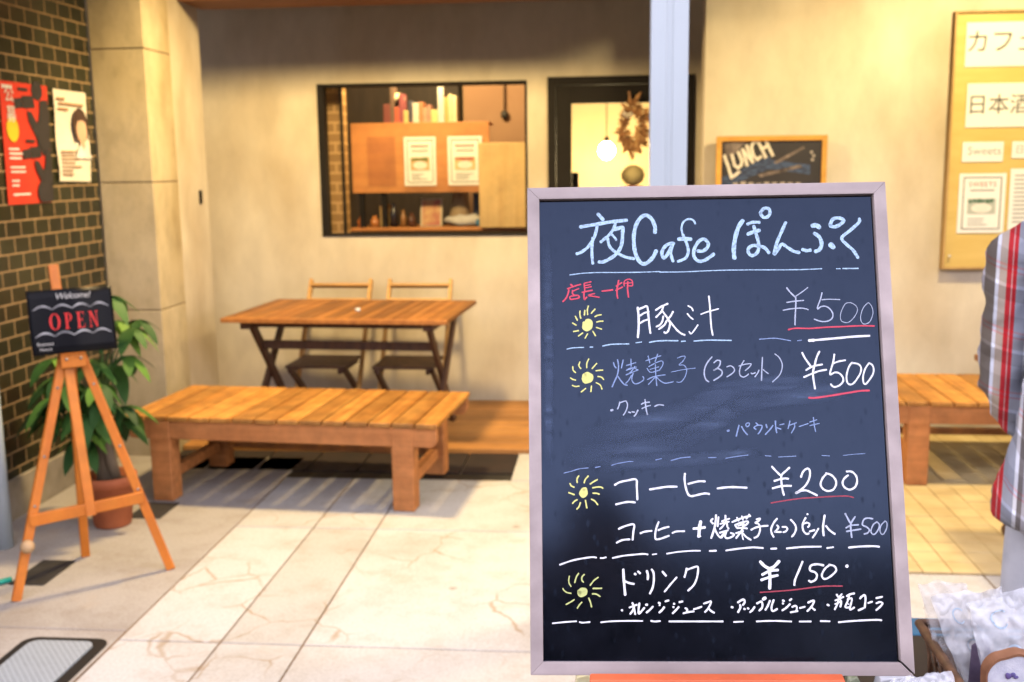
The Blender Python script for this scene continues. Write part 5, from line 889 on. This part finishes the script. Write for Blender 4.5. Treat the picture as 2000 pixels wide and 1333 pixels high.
for x, z in ((1.165, 1.655), (1.178, 1.635), (1.172, 1.612)): mb.poly([(x+.009*math.cos(a*.785), yl+.0105, z+.009*math.sin(a*.785)) for a in range(8)])
rng = random.Random(9)
for i in range(9): mb.box((.72+i*.045, yl+.0105, 1.47+rng.uniform(-.006, .006)), (.75+i*.045, yl+.0108, 1.485+rng.uniform(-.004, .006)))
mb.obj('small_lettering', mat('faint chalk', (.40, .34, .28)), lb_)

nb = thing('notice_board', 'large yellowish wooden notice board with pinned paper signs on the bright wall', 'notice board', (2.45, 6.37, .98)); NO = (2.45, 6.37, .98)
mb = MB(NO); mb.box((1.944, 6.345, .984), (3.0, 6.389, 2.412)); mb.obj('panel', mat('yellow plywood', (.62, .44, .13), (.56, .38, .10), .6, 3, (1, 1, 6)), nb)
fm = wood('notice frame wood', (.50, .32, .12), (.38, .22, .07), 2, 2, .5, .05)
mb = MB(NO); ring(mb, 1.932, 3.012, .972, 2.424, 6.328, 6.389, .0115, .0115, .0115, .0115); mb.obj('frame', fm, nb, bev=.001)
def pin_sheet(label, x0, x1, z0, z1, y=6.336, tilt=0, cat='paper sign'):
    t = thing('paper_sign', label, cat, ((x0+x1)/2, 6.345, z0), 0, 'papers on the notice board')
    mb = MB(t.location); pts = [(x0, y, z0), (x1, y, z0+tilt), (x1, y, z1+tilt), (x0, y, z1)]; mb.prism([(a, b+.002, c) for a, b, c in pts], (0, .003, 0)); mb.obj('sheet', paper, t); return t, t.location
def txt(t, L_, s, size, x, z, m=ink, name='lettering', y=6.3372):
    return lettering(name, s, size, (x-L_[0], y-L_[1], z-L_[2]), (1, 0, 0), (0, 0, 1), m, t, .0)
t, L_ = pin_sheet('white paper sign reading カフェ in black brush letters, topmost on the notice board', 1.998, 2.62, 2.117, 2.36); txt(t, L_, 'カフェ', .135, 1.995, 2.205)
t, L_ = pin_sheet('white paper sign reading 日本酒 in black brush letters', 2.020, 2.64, 1.782, 2.026); txt(t, L_, '日本酒', .118, 2.02, 1.865)
t, L_ = pin_sheet('small white card reading Sweets in grey script', 2.012, 2.238, 1.588, 1.70); txt(t, L_, 'Sweets', .066, 2.04, 1.628, grey_ink)
t, L_ = pin_sheet('small white card right of the Sweets card', 2.285, 2.52, 1.606, 1.70); txt(t, L_, '日', .055, 2.30, 1.635, grey_ink)
t, L_ = pin_sheet('framed dessert menu sheet with a plate photo under the Sweets card', 2.005, 2.265, 1.182, 1.522)
def menu_print(t, L_, x0, x1, z0, z1, y, c1, c2, title):
    w, h = x1-x0, z1-z0; k = .0006
    mb = MB(L_); ring(mb, x0+w*.09, x1-w*.09, z0+h*.06, z1-h*.06, y-.0006, y, w*.022, w*.022, w*.022, w*.022); mb.obj('border_print', mat('border ink', (.06, .05, .045)), t)
    if not title:
        mb = MB(L_)
        for i in range(6): mb.box((x0+w*(.22+.095*i), y-.001, z0+h*.79), (x0+w*(.29+.095*i), y, z0+h*.835))
        mb.obj('title_print', red_ink, t)
    else: lettering('title_lettering', title, w*.15, (x0+w*.5-L_[0], y-.0006-L_[1], z0+h*.78-L_[2]), (1, 0, 0), (0, 0, 1), red_ink, t, 0, 'CENTER', spacing=1.15)
    mb = MB(L_); mb.box((x0+w*.24, y-.001, z0+h*.705), (x1-w*.24, y, z0+h*.73)); mb.mi = 1; mb.box((x0+w*.2, y-.001, z0+h*.32), (x1-w*.2, y, z0+h*.58)); mb.mi = 2
    mb.poly([(x0+w*.5+w*.22*math.cos(a*.4488), y-.0014, z0+h*.42+h*.085*math.sin(a*.4488)) for a in range(14)]); mb.mi = 3
    rg = random.Random(int(x0*1000) & 255)
    for i in range(6): 
        cx = x0+w*(.26+.09*i); mb.poly([(cx+w*.05*math.cos(a*.7854), y-.0018-i*.0001, z0+h*.54+rg.uniform(-.02, .02)*h+h*.035*math.sin(a*.7854)) for a in range(8)])
    mb.mi = 0
    for i in range(3): mb.box((x0+w*.22, y-.001, z0+h*(.13+.05*i)), (x0+w*(.22+rg.uniform(.25, .55)), y, z0+h*(.145+.05*i)))
    mb.obj('picture_print', [grey_ink, mat('photo ground', c1), mat('plate', (.78, .74, .64)), mat('garnish', c2)], t)
menu_print(t, L_, 2.005, 2.265, 1.182, 1.522, 6.337, (.45, .47, .40), (.05, .13, .07), 'SWEETS')
t, L_ = pin_sheet('tall pale price list right of the dessert menu sheet', 2.287, 2.56, 1.20, 1.547)
mb = MB(L_)
for i in range(12): mb.box((2.31, 6.3365, 1.24+i*.024), (2.31+rng.uniform(.06, .2), 6.3375, 1.248+i*.024))
mb.obj('small_print', grey_ink, t)
mb = MB((2.1, 6.34, 1.0)); mb.ball((1.97, 6.325, 1.05), .008); tag(mb.obj('push_pin', mat('pin', (.8, .75, .65)), smooth=True), 'single pale push pin low on the left of the notice board', 'pin')

# ------------------------------------------------------------------ behind the window
bd = thing('menu_shelf', 'orange wooden shelf back seen through the window, menus pinned to it and books on top', 'shelf', (-1.315, 7.55, 1.18)); DO = (-1.315, 7.55, 1.18)
ow = wood('orange plywood', (.52, .22, .06), (.44, .17, .045), 0, 2, .5, .05)
mb = MB(DO); mb.box((-1.815, 7.44, 1.42), (-.835, 7.46, 1.905)); mb.obj('back_panel', ow, bd, bev=.002)
mb = MB(DO); mb.box((-1.70, 7.4385, 1.47), (-1.50, 7.4398, 1.81)); mb.obj('patch_panel', wood('darker orange patch', (.46, .17, .045), (.40, .14, .04), 0, 2, .5), bd)
mb = MB(DO); mb.box((-1.815, 7.461, 1.885), (-.835, 7.72, 1.905)); mb.box((-1.84, 7.43, 1.15), (-.50, 7.85, 1.172)); mb.obj('shelf_board', ow, bd, bev=.002)
for x in (-1.76, -1.60):
    mb = MB(DO); mb.box((x-.018, 7.47, 1.173), (x+.018, 7.51, 1.883)); mb.obj('upright', black_metal, bd)
mb = MB(DO); mb.box((-1.83, 7.75, -.01), (-.51, 7.80, 1.149)); mb.obj('front_panel', ow, bd)
for x0, x1, lab, c1, c2, ti in ((-1.437, -1.212, 'left of the two small menu sheets pinned inside the window', (.60, .36, .16), (.12, .16, .04), ''), (-1.127, -.885, 'right of the two small menu sheets pinned inside the window', (.62, .45, .20), (.40, .10, .07), '')):
    t = thing('menu_sheet', lab, 'menu', ((x0+x1)/2, 7.437, 1.47), 0, 'menu sheets in the window'); L_ = t.location
    mb = MB(L_); mb.box((x0, 7.434, 1.468), (x1, 7.4375, 1.806)); mb.obj('sheet', paper, t); menu_print(t, L_, x0, x1, 1.468, 1.806, 7.4335, c1, c2, ti)
rng = random.Random(21); x = -1.585
cols = [((.20, .06, .05), 'dark red'), ((.16, .10, .07), 'brown'), ((.55, .12, .07), 'red'), ((.30, .08, .09), 'wine red'), ((.62, .50, .20), 'yellow'), ((.05, .05, .08), 'black'), ((.66, .62, .52), 'white'), ((.60, .22, .10), 'orange-red'), ((.40, .30, .20), 'tan'), ((.55, .25, .18), 'salmon'), ((.68, .55, .22), 'pale yellow'), ((.62, .60, .55), 'grey white'), ((.66, .36, .12), 'orange'), ((.70, .60, .34), 'cream'), ((.72, .62, .38), 'straw')]
hs = [.13, .25, .11, .20, .085, .15, .135, .14, .10, .12, .085, .24, .17, .19, .18]; ws = [.05, .028, .035, .03, .035, .03, .045, .03, .03, .025, .05, .045, .03, .028, .032]
for (c, nm), h, w_ in zip(cols, hs, ws):
    mb = MB((x+w_/2, 7.55, 1.906)); mb.box((x, 7.48, 1.906), (x+w_-.002, 7.62, 1.906+h)); o = mb.obj('book', mat('book '+nm, c, None, .6), bev=.002); tag(o, nm+' book standing in the row on top of the orange shelf', 'book', 'books on the shelf behind the window'); x += w_
mb = MB((-1.47, 7.56, 2.14)); mb.ball((-1.495, 7.56, 2.075), (.055, .05, .042)); tag(mb.obj('ornament', mat('pale ornament', (.60, .50, .34)), smooth=True), 'pale rounded ornament lying on the books at the left end', 'ornament')
pc = thing('tiled_column', 'light brown tiled column just inside the left edge of the window', 'column', (-1.95, 7.3, 0))
m, t_, b_ = nodes('light brick tiles'); c = t_.nodes.new('ShaderNodeTexCoord'); sx = N(t_, 'SeparateXYZ'); cbn = N(t_, 'CombineXYZ'); ad = N(t_, 'Math', operation='ADD'); t_.links.new(c.outputs['Object'], sx.inputs[0]); t_.links.new(sx.outputs[0], ad.inputs[0]); t_.links.new(sx.outputs[1], ad.inputs[1]); t_.links.new(ad.outputs[0], cbn.inputs[0]); t_.links.new(sx.outputs[2], cbn.inputs[1])
br = N(t_, 'TexBrick'); br.inputs['Scale'].default_value = 1; br.inputs['Brick Width'].default_value = .12; br.inputs['Row Height'].default_value = .068; br.inputs['Mortar Size'].default_value = .008; br.inputs['Color1'].default_value = (.30, .17, .06, 1); br.inputs['Color2'].default_value = (.24, .14, .05, 1); br.inputs['Mortar'].default_value = (.50, .31, .13, 1); t_.links.new(cbn.outputs[0], br.inputs['Vector']); t_.links.new(br.outputs[0], b_.inputs['Base Color'])
mb = MB((-1.95, 7.3, 0)); mb.box((-2.15, 7.22, -.01), (-1.835, 7.42, 2.79)); mb.obj('shaft', m, pc); mb = MB((-1.95, 7.3, 0)); mb.box((-1.834, 7.215, -.01), (-1.818, 7.25, 2.79)); mb.obj('edge_strip', black_metal, pc)
mb = MB((-.71, 7.41, 1.17)); mb.box((-.905, 7.39, 1.1725), (-.552, 7.415, 1.757)); tag(mb.obj('pine_panel', wood('pale pine panel', (.66, .46, .20), (.56, .36, .14), 2, 3, .5, .1), bev=.003), 'pale pine panel standing in the lower right of the window', 'panel')
pf = thing('picture_card', 'small reddish picture card leaning on the window counter', 'picture', (-1.30, 7.6, 1.172)); mb = MB(pf.location); mb.hexa([(-1.36, 7.57, 1.173), (-1.20, 7.57, 1.173), (-1.20, 7.58, 1.173), (-1.36, 7.58, 1.173), (-1.36, 7.62, 1.37), (-1.20, 7.62, 1.37), (-1.20, 7.63, 1.37), (-1.36, 7.63, 1.37)]); mb.obj('card', mat('card cream', (.62, .48, .30)), pf); mb = MB(pf.location); mb.poly([(-1.345, 7.5695, 1.18), (-1.215, 7.5695, 1.18), (-1.215, 7.6165, 1.36), (-1.345, 7.6165, 1.36)]); mb.obj('picture', mat('card red', (.42, .10, .06), (.62, .38, .14), .6, 14), pf)
mb = MB((-1.03, 7.58, 1.172)); mb.ball((-1.04, 7.58, 1.215), (.145, .07, .045), 24, 12)
for v in mb.bm.verts: v.co += Vector((noise.noise(v.co*18), noise.noise(v.co*18+Vector((5, 0, 0))), noise.noise(v.co*18+Vector((0, 5, 0)))))*.014
tag(mb.obj('folded_cloth', mat('white cloth', (.70, .66, .58), None, .9), smooth=True), 'crumpled white cloth on the window counter beside the pine panel', 'cloth')
mb = MB((-.93, 7.5, 1.172)); mb.ball((-.925, 7.50, 1.20), (.022, .022, .03)); tag(mb.obj('blue_cup', mat('blue', (.03, .16, .30)), smooth=True), 'little blue cup in front of the white cloth', 'cup')
for x, r, h, c, lab in ((-1.79, .028, .075, (.55, .16, .04), 'squat amber candle jar at the far left of the counter'), (-1.69, .033, .08, (.60, .22, .06), 'orange jar between the black uprights'), (-1.55, .030, .17, (.02, .02, .03), 'tall black bottle on the window counter'), (-1.48, .022, .12, (.35, .17, .06), 'thin brown bottle next to the tall black bottle'), (-1.42, .03, .10, (.10, .04, .02), 'dark round jar left of the picture card')):
    mb = MB((x, 7.56, 1.173)); mb.lathe((x, 7.56, 1.173), [(.001, 0), (r, 0), (r, h*.62), (r*.55, h*.75), (r*.5, h), (.001, h)], 18); tag(mb.obj('jar', mat('jar', c, None, .25), smooth=True), lab, 'jar', 'jars on the window counter')
mb = MB((-.86, 8.2, 2.0)); mb.tube([(-.80, 8.22, 2.79), (-.80, 8.22, 2.02)], .006, 8); mb.ball((-.80, 8.22, 1.985), (.03, .02, .035)); mb.ball((-.80, 8.22, 1.72), (.028, .02, .03)); tag(mb.obj('hanging_cord', black, smooth=True), 'dark cord with two round weights against the brown partition', 'cord')
mb = MB((-1.9, 8.6, 0)); mb.box((-2.94, 8.9, 0), (-1.25, 9.15, 2.7)); tag(mb.obj('cupboard', mat('dark cupboard', (.05, .035, .025), (.035, .025, .018), .6, 3, (6, 1, 1))), 'dark tall cupboard at the back of the room', 'cupboard')
rb_ = thing('ribbed_shade', 'tan ribbed paper shade tilted on the window counter', 'lampshade', (-1.09, 7.66, 1.30)); mb = MB(rb_.location)
for k in range(9): mb.lathe((-1.09+k*.002, 7.68, 1.20+k*.024), [(.078-.003*k, 0), (.082-.003*k, .012), (.077-.003*k, .023)], 24)
mb.obj('shade', mat('tan ribbed paper', (.42, .30, .17), (.34, .23, .12), .8, 10), rb_, smooth=True)
mb = MB((-.95, 7.70, 1.3)); mb.box((-.985, 7.66, 1.173), (-.90, 7.74, 1.41)); tag(mb.obj('dark_box', mat('dark blue box', (.02, .025, .05), None, .4), bev=.01), 'dark blue box behind the white cloth', 'box')
mb = MB((-1.62, 7.64, 1.2)); mb.box((-1.66, 7.60, 1.173), (-1.59, 7.68, 1.33)); tag(mb.obj('carton', mat('ochre carton', (.50, .34, .12), (.38, .22, .08), .7, 12), bev=.003), 'ochre carton standing between the dark uprights', 'carton')
# behind the door
pl = thing('pendant_lamp', 'bright bare pendant bulb glowing behind the door glass', 'lamp', (-.02, 8.3, 1.72))
mb = MB((-.02, 8.3, 1.72)); mb.tube([(-.02, 8.3, 2.8), (-.02, 8.3, 1.80)], .004, 8); mb.obj('cable', black, pl); mb = MB((-.02, 8.3, 1.72)); mb.lathe((-.02, 8.3, 1.765), [(.001, .045), (.018, .045), (.022, 0), (.001, 0)], 16); mb.obj('socket', black_metal, pl, smooth=True)
mb = MB((-.02, 8.3, 1.72)); mb.ball((-.02, 8.3, 1.705), (.06, .06, .066)); mb.obj('bulb', emit('glowing bulb', (1, .80, .42), 30), pl, smooth=True)
def room_light(x, y, z, w, par=None, r=.06):
    l = bpy.data.lights.new('lamp', 'POINT'); l.energy = w; l.color = (1, .72, .34); l.shadow_soft_size = r; o = bpy.data.objects.new('lamp', l); COL.objects.link(o)
    if par: o.parent = par; o.location = Vector((x, y, z))-par.location
    else: o.location = (x, y, z)
room_light(.02, 8.45, 1.50, 7, pl)
sp_ = thing('fill_spot', 'unseen ceiling spot added above the bookshelf to light the books', 'lamp', (-1.2, 7.32, 2.79)); mb = MB(sp_.location); mb.tube([(-1.2, 7.32, 2.79), (-1.2, 7.30, 2.66)], .035, 14); mb.obj('housing', black_metal, sp_); mb = MB(sp_.location); mb.ball((-1.2, 7.297, 2.64), .028); mb.obj('bulb', emit('fill lamp bulb', (1, .8, .5), 2), sp_, smooth=True); room_light(-1.2, 7.28, 2.58, 15, sp_, .04)  # added lamp with no known source, brightens the books and shelf
mb = MB((.14, 7.9, 1.3)); mb.ball((.17, 7.75, 1.52), (.085, .085, .075), 24, 14); tag(mb.obj('paper_lantern', mat('pale lantern paper', (.74, .62, .32), None, .8), smooth=True), 'pale yellow round paper shade low behind the door glass', 'lampshade')
mb = MB((.14, 7.9, 1.2)); mb.lathe((.16, 7.76, 1.20), [(.001, 0), (.07, 0), (.10, .2), (.09, .245), (.001, .245)], 24); tag(mb.obj('orange_pot', mat('orange pot', (.50, .17, .05), None, .6), smooth=True), 'orange pot under the pale round shade', 'pot')
mb = MB((.05, 8.0, 0)); mb.box((-.39, 7.7, -.01), (.8, 8.0, 1.19)); tag(mb.obj('counter', wood('counter wood', (.45, .27, .10), (.35, .19, .06), 0, 2), bev=.004), 'wooden counter inside the door', 'counter')
mb = MB((-.2, 7.8, 1.19)); mb.box((-.285, 7.75, 1.1905), (-.22, 7.81, 1.545)); mb.box((-.30, 7.748, 1.40), (-.205, 7.812, 1.43)); tag(mb.obj('coffee_mill', black_metal, bev=.004), 'small dark coffee mill on the counter inside the door', 'mill')
# dried wreath hanging on the door
wr = thing('dried_wreath', 'brown dried-leaf wreath hanging by a cord on the black door', 'wreath', (.15, 6.97, 1.85)); WO = (.15, 6.97, 1.85)
wm, wt, wb = nodes('dried leaves'); g = wt.nodes.new('ShaderNodeNewGeometry'); wt.links.new(ramp(wt, g.outputs['Random Per Island'], [(0, (.12, .05, .02)), (.6, (.34, .15, .05)), (1, (.50, .30, .12))]).outputs[0], wb.inputs['Base Color']); wb.inputs['Roughness'].default_value = .8
mb = MB(WO); rw = random.Random(4)
for k in range(330):
    a = rw.uniform(0, 6.283); rr_ = .085+rw.gauss(0, .02); c = Vector((.155+rr_*math.cos(a)*.78, 6.965+rw.uniform(-.025, .0), 1.845+rr_*math.sin(a)*1.45-.01))
    d_ = Vector((math.cos(a)+rw.uniform(-.8, .8), rw.uniform(-.5, .2), math.sin(a)+rw.uniform(-1.2, .5))).normalized(); s_ = d_.cross(Vector((0, 1, 0))).normalized()*rw.uniform(.006, .014); L = rw.uniform(.025, .06)
    mb.poly([c-d_*L*.4, c+s_, c+d_*L*.7, c-s_])
mb.obj('leaves', wm, wr, fix=False); mb = MB(WO); mb.tube([(.125, 6.96, 2.06), (.135, 6.955, 2.0), (.145, 6.955, 1.97)], .007, 8); mb.obj('cord', mat('twine', (.30, .14, .05)), wr)
mb = MB(WO)
for dx, dz in ((0, 0), (-.02, .012), (.018, .008)): mb.ball((.118+dx, 6.935, 1.905+dz), .016, 10, 6)
mb.obj('berries', mat('white berries', (.72, .62, .50)), wr, smooth=True)

# ------------------------------------------------------------------ people
def plaid():
    m, t, b = nodes('plaid flannel'); c = t.nodes.new('ShaderNodeTexCoord'); s = N(t, 'SeparateXYZ'); t.links.new(c.outputs['Object'], s.inputs[0])
    u = N(t, 'Math', operation='MULTIPLY_ADD'); u.inputs[1].default_value = .55; t.links.new(s.outputs[1], u.inputs[0]); t.links.new(s.outputs[0], u.inputs[2])
    un = N(t, 'MapRange'); un.inputs[1].default_value = 0; un.inputs[2].default_value = .15; un.clamp = False; t.links.new(u.outputs[0], un.inputs[0])
    vn = N(t, 'MapRange'); vn.inputs[1].default_value = 0; vn.inputs[2].default_value = .15; vn.clamp = False
    vz = N(t, 'Math', operation='MULTIPLY_ADD'); vz.inputs[1].default_value = .28; t.links.new(s.outputs[0], vz.inputs[0]); t.links.new(s.outputs[2], vz.inputs[2]); t.links.new(vz.outputs[0], vn.inputs[0])
    def bands(src, stops):
        f = N(t, 'Math', operation='FRACT'); t.links.new(src, f.inputs[0]); r = ramp(t, f.outputs[0], stops); r.color_ramp.interpolation = 'CONSTANT'; return r.outputs[0]
    A = [(0, (.40, .40, .44)), (.16, (.13, .115, .10)), (.34, (.62, .66, .74)), (.40, (.42, .36, .30)), (.52, (.45, .028, .035)), (.60, (.55, .30, .30)), (.62, (.45, .028, .035)), (.68, (.30, .33, .40)), (.86, (.70, .74, .82)), (.92, (.16, .15, .15))]
    B = [(0, (.95, .95, .98)), (.22, (.66, .64, .64)), (.42, (1.25, 1.25, 1.3)), (.48, (.95, .9, .85)), (.66, (1.0, .55, .55)), (.69, (.85, .85, .9)), (.74, (1.0, .55, .55)), (.77, (.74, .74, .76))]
    col = mix(t, .85, bands(un.outputs[0], A), bands(vn.outputs[0], B), 'MULTIPLY'); t.links.new(col, b.inputs['Base Color']); b.inputs['Roughness'].default_value = .9; b.inputs['Specular IOR Level'].default_value = .15
    n = N(t, 'TexNoise'); n.inputs['Scale'].default_value = 9; n.inputs['Detail'].default_value = 3; t.links.new(c.outputs['Object'], n.inputs['Vector']); bump(t, b, n.outputs[0], .55, .03); return m
skin_m = mat('skin', (.50, .30, .20), (.44, .25, .16), .55, 8); hair_m = mat('black hair', (.02, .016, .013), None, .5, 60)
def person(label, loc, rz, top_m, leg_m, elbowL, handL, elbowR, handR, H=1.72, belly=1.0):
    """standing figure, local frame: faces +y, x to its right; one continuous body, clothes as children"""
    k = H/1.72; t_ = thing('person', label, 'person', loc, rz)
    nd, ed = [], []
    def n(x, y, z, r, r2=None): nd.append((x*k, y*k, z*k, r*k, (r2 or r)*k)); return len(nd)-1
    def e(*c):
        for a, b in zip(c, c[1:]): ed.append((a, b))
    pel = n(0, 0, .95, .105, .08); ab = n(0, .0, 1.08, .10, .075); chs = n(0, -.01, 1.27, .11, .075); nb_ = n(0, -.02, 1.42, .075, .07); nk = n(0, .0, 1.50, .052); hd0 = n(0, .02, 1.575, .072, .085); hd1 = n(0, .015, 1.65, .075, .092); e(pel, ab, chs, nb_, nk, hd0, hd1)
    ns = n(0, .105, 1.575, .014); e(hd0, ns)
    for s in (-1, 1):
        er = n(s*.082, .0, 1.585, .014, .02); e(hd0, er)
        hip = n(s*.09, 0, .86, .070); kn = n(s*.11, .02, .48, .05); an_ = n(s*.115, -.01, .085, .04); to = n(s*.13, .15, .035, .033); e(pel, hip, kn, an_, to)
        el, hn = (elbowR, handR) if s > 0 else (elbowL, handL)
        sh = n(s*.185, -.02, 1.385, .058); eb = n(*el, .042); w = n(*hn, .028); e(nb_, sh, eb, w)
        dv = (Vector(hn)-Vector(el)).normalized(); pm = Vector(hn)+dv*.055; sdv = dv.cross(Vector((0, .3, 1))).normalized(); pa = n(*pm, .030, .018); e(w, pa)
        for q in range(4):
            b0 = pm+dv*.03+sdv*(.027-.018*q); f0 = n(*b0, .0095); f1 = n(*(b0+dv*.03+Vector((0, 0, -.006))), .0088); f2 = n(*(b0+dv*(.055-.006*abs(q-1.4))+Vector((0, 0, -.022))), .0075); e(pa, f0, f1, f2)
        th = n(*(Vector(hn)+dv*.03+sdv*.035), .011); th2 = n(*(Vector(hn)+dv*.06+sdv*.055), .0095); e(w, th, th2)
    body = skin('body', nd, ed, skin_m, t_, 2)
    # hair
    mb = MB(); mb.ball((0, -.016*k, 1.650*k), (.091*k, .106*k, .108*k), 28, 18)
    for v in list(mb.bm.verts):
        if v.co.z < 1.60*k and v.co.y > -.02*k or (v.co.y > .075*k and v.co.z < 1.69*k): v.co.y = min(v.co.y, .0); 
        v.co += v.co.normalized()*0+Vector((noise.noise(v.co*40), noise.noise(v.co*40+Vector((3, 3, 3))), noise.noise(v.co*40+Vector((9, 1, 4)))))*.004
    mb.obj('hair', hair_m, t_, smooth=True)
    for s in (-1, 1):
        mb = MB(); mb.ball((s*.032*k, .098*k, 1.605*k), .011*k, 10, 8); mb.obj('eye', mat('eye', (.05, .035, .03), None, .2), t_, smooth=True)
    mb = MB(); mb.ball((0, .100*k, 1.535*k), (.022*k, .008*k, .006*k), 12, 8); mb.obj('mouth', mat('lips', (.40, .16, .13)), t_, smooth=True)
    # trousers
    nd, ed = [], []
    wst = n(0, 0, 1.03, .125, .095*belly); pel = n(0, 0, .90, .125, .10*belly); e(wst, pel)
    for s in (-1, 1):
        hip = n(s*.092, 0, .78, .082, .092); kn = n(s*.112, .02, .48, .082); an_ = n(s*.118, 0, .09, .070); e(pel, hip, kn, an_)
    skin('trousers', nd, ed, leg_m, t_, 2)
    for s in (-1, 1):
        nd, ed = [], []; a = n(s*.117, -.045, .05, .042); b_2 = n(s*.12, .04, .05, .046); c2 = n(s*.13, .16, .038, .038); e(a, b_2, c2); skin('shoe', nd, ed, black, t_, 2)
    nd, ed = [], []
    he = n(-.05, -.04, .725, .215, .17*belly); he2 = n(-.035, -.03, .82, .205, .15*belly); wa = n(-.02, -.015, 1.0, .185, .13*belly); ch_ = n(0, -.01, 1.25, .165, .125*belly); nk2 = n(0, -.015, 1.425, .088, .085); co = n(0, -.005, 1.485, .070); e(he, he2, wa, ch_, nk2, co)
    for s in (-1, 1):
        el, hn = (elbowR, handR) if s > 0 else (elbowL, handL)
        sh = n(s*.19, -.02, 1.385, .078, .085); mid = n(*(Vector((s*.185, -.02, 1.385))*.5+Vector(el)*.5), .070); eb = n(*el, .062); cu = n(*(Vector(hn)*.8+Vector(el)*.2), .048); e(nk2, sh, mid, eb, cu)
    sh_o = skin('shirt', nd, ed, top_m, t_, 3)
    for v in sh_o.data.vertices:
        q = v.co*7; v.co += v.normal*(noise.noise(q)*.014+(.45-abs(noise.noise(Vector((q.x*1.2, q.y*1.2, q.z*2.6))+Vector((4, 4, 4)))))*.022-.006)
    return t_
man = person('person in a plaid flannel shirt and pale grey trousers at the right edge', (1.085, 2.42, 0), R(-50), plaid(), mat('pale grey denim', (.50, .52, .58), (.42, .44, .50), .85, 20, bmp=.1), (-.20, -.03, 1.05), (-.165, .13, .86), (.27, -.02, 1.06), (.22, .20, .93), 1.74, 1.05)
dk = mat('dark jacket', (.010, .010, .012), None, .9)
person('photographer in dark clothes standing in the street opposite the menu board', (.12, -.36, 0), 0, dk, mat('dark trousers', (.012, .012, .016), None, .9), (-.30, .10, 1.17), (-.10, .24, 1.50), (.30, .10, 1.17), (.10, .24, 1.50), 1.74)

# houses across the street: only seen mirrored in the menu board
for (x0, x1, h, c, lab) in ((-14, -2.6, 5.6, (.035, .033, .033), 'dark house across the street on the left, seen only as a reflection'), (-2.4, 7.5, 4.3, (.035, .033, .033), 'dark low shop house across the street, seen only as a reflection'), (7.7, 18, 5.2, (.035, .033, .033), 'dark house across the street on the right, seen only as a reflection')):
    t = thing('shop_house', lab, 'house', ((x0+x1)/2, -11, 0), 0, 'houses across the street'); L_ = t.location
    mb = MB(L_); mb.box((x0, -17, -.05), (x1, -11, h)); mb.obj('wall', mat('house wall', c, None, .9), t)
    mb = MB(L_); mb.prism([(x0-.3, -10.6, h-.05), (x0-.3, -17.4, h-.05), (x0-.3, -14, h+1.3)], (x1-x0+.6, 0, 0)); mb.obj('roof', mat('roof tiles', (.04, .04, .045), None, .8), t)
    for i in range(int((x1-x0)//2.4)):
        for z in (.6, 2.9):
            if z+1.2 > h: continue
            mb = MB(L_); mb.box((x0+.6+i*2.4, -10.99, z), (x0+1.9+i*2.4, -10.96, z+1.2)); mb.obj('window', mat('dark pane', (.02, .022, .028), None, .2), t)
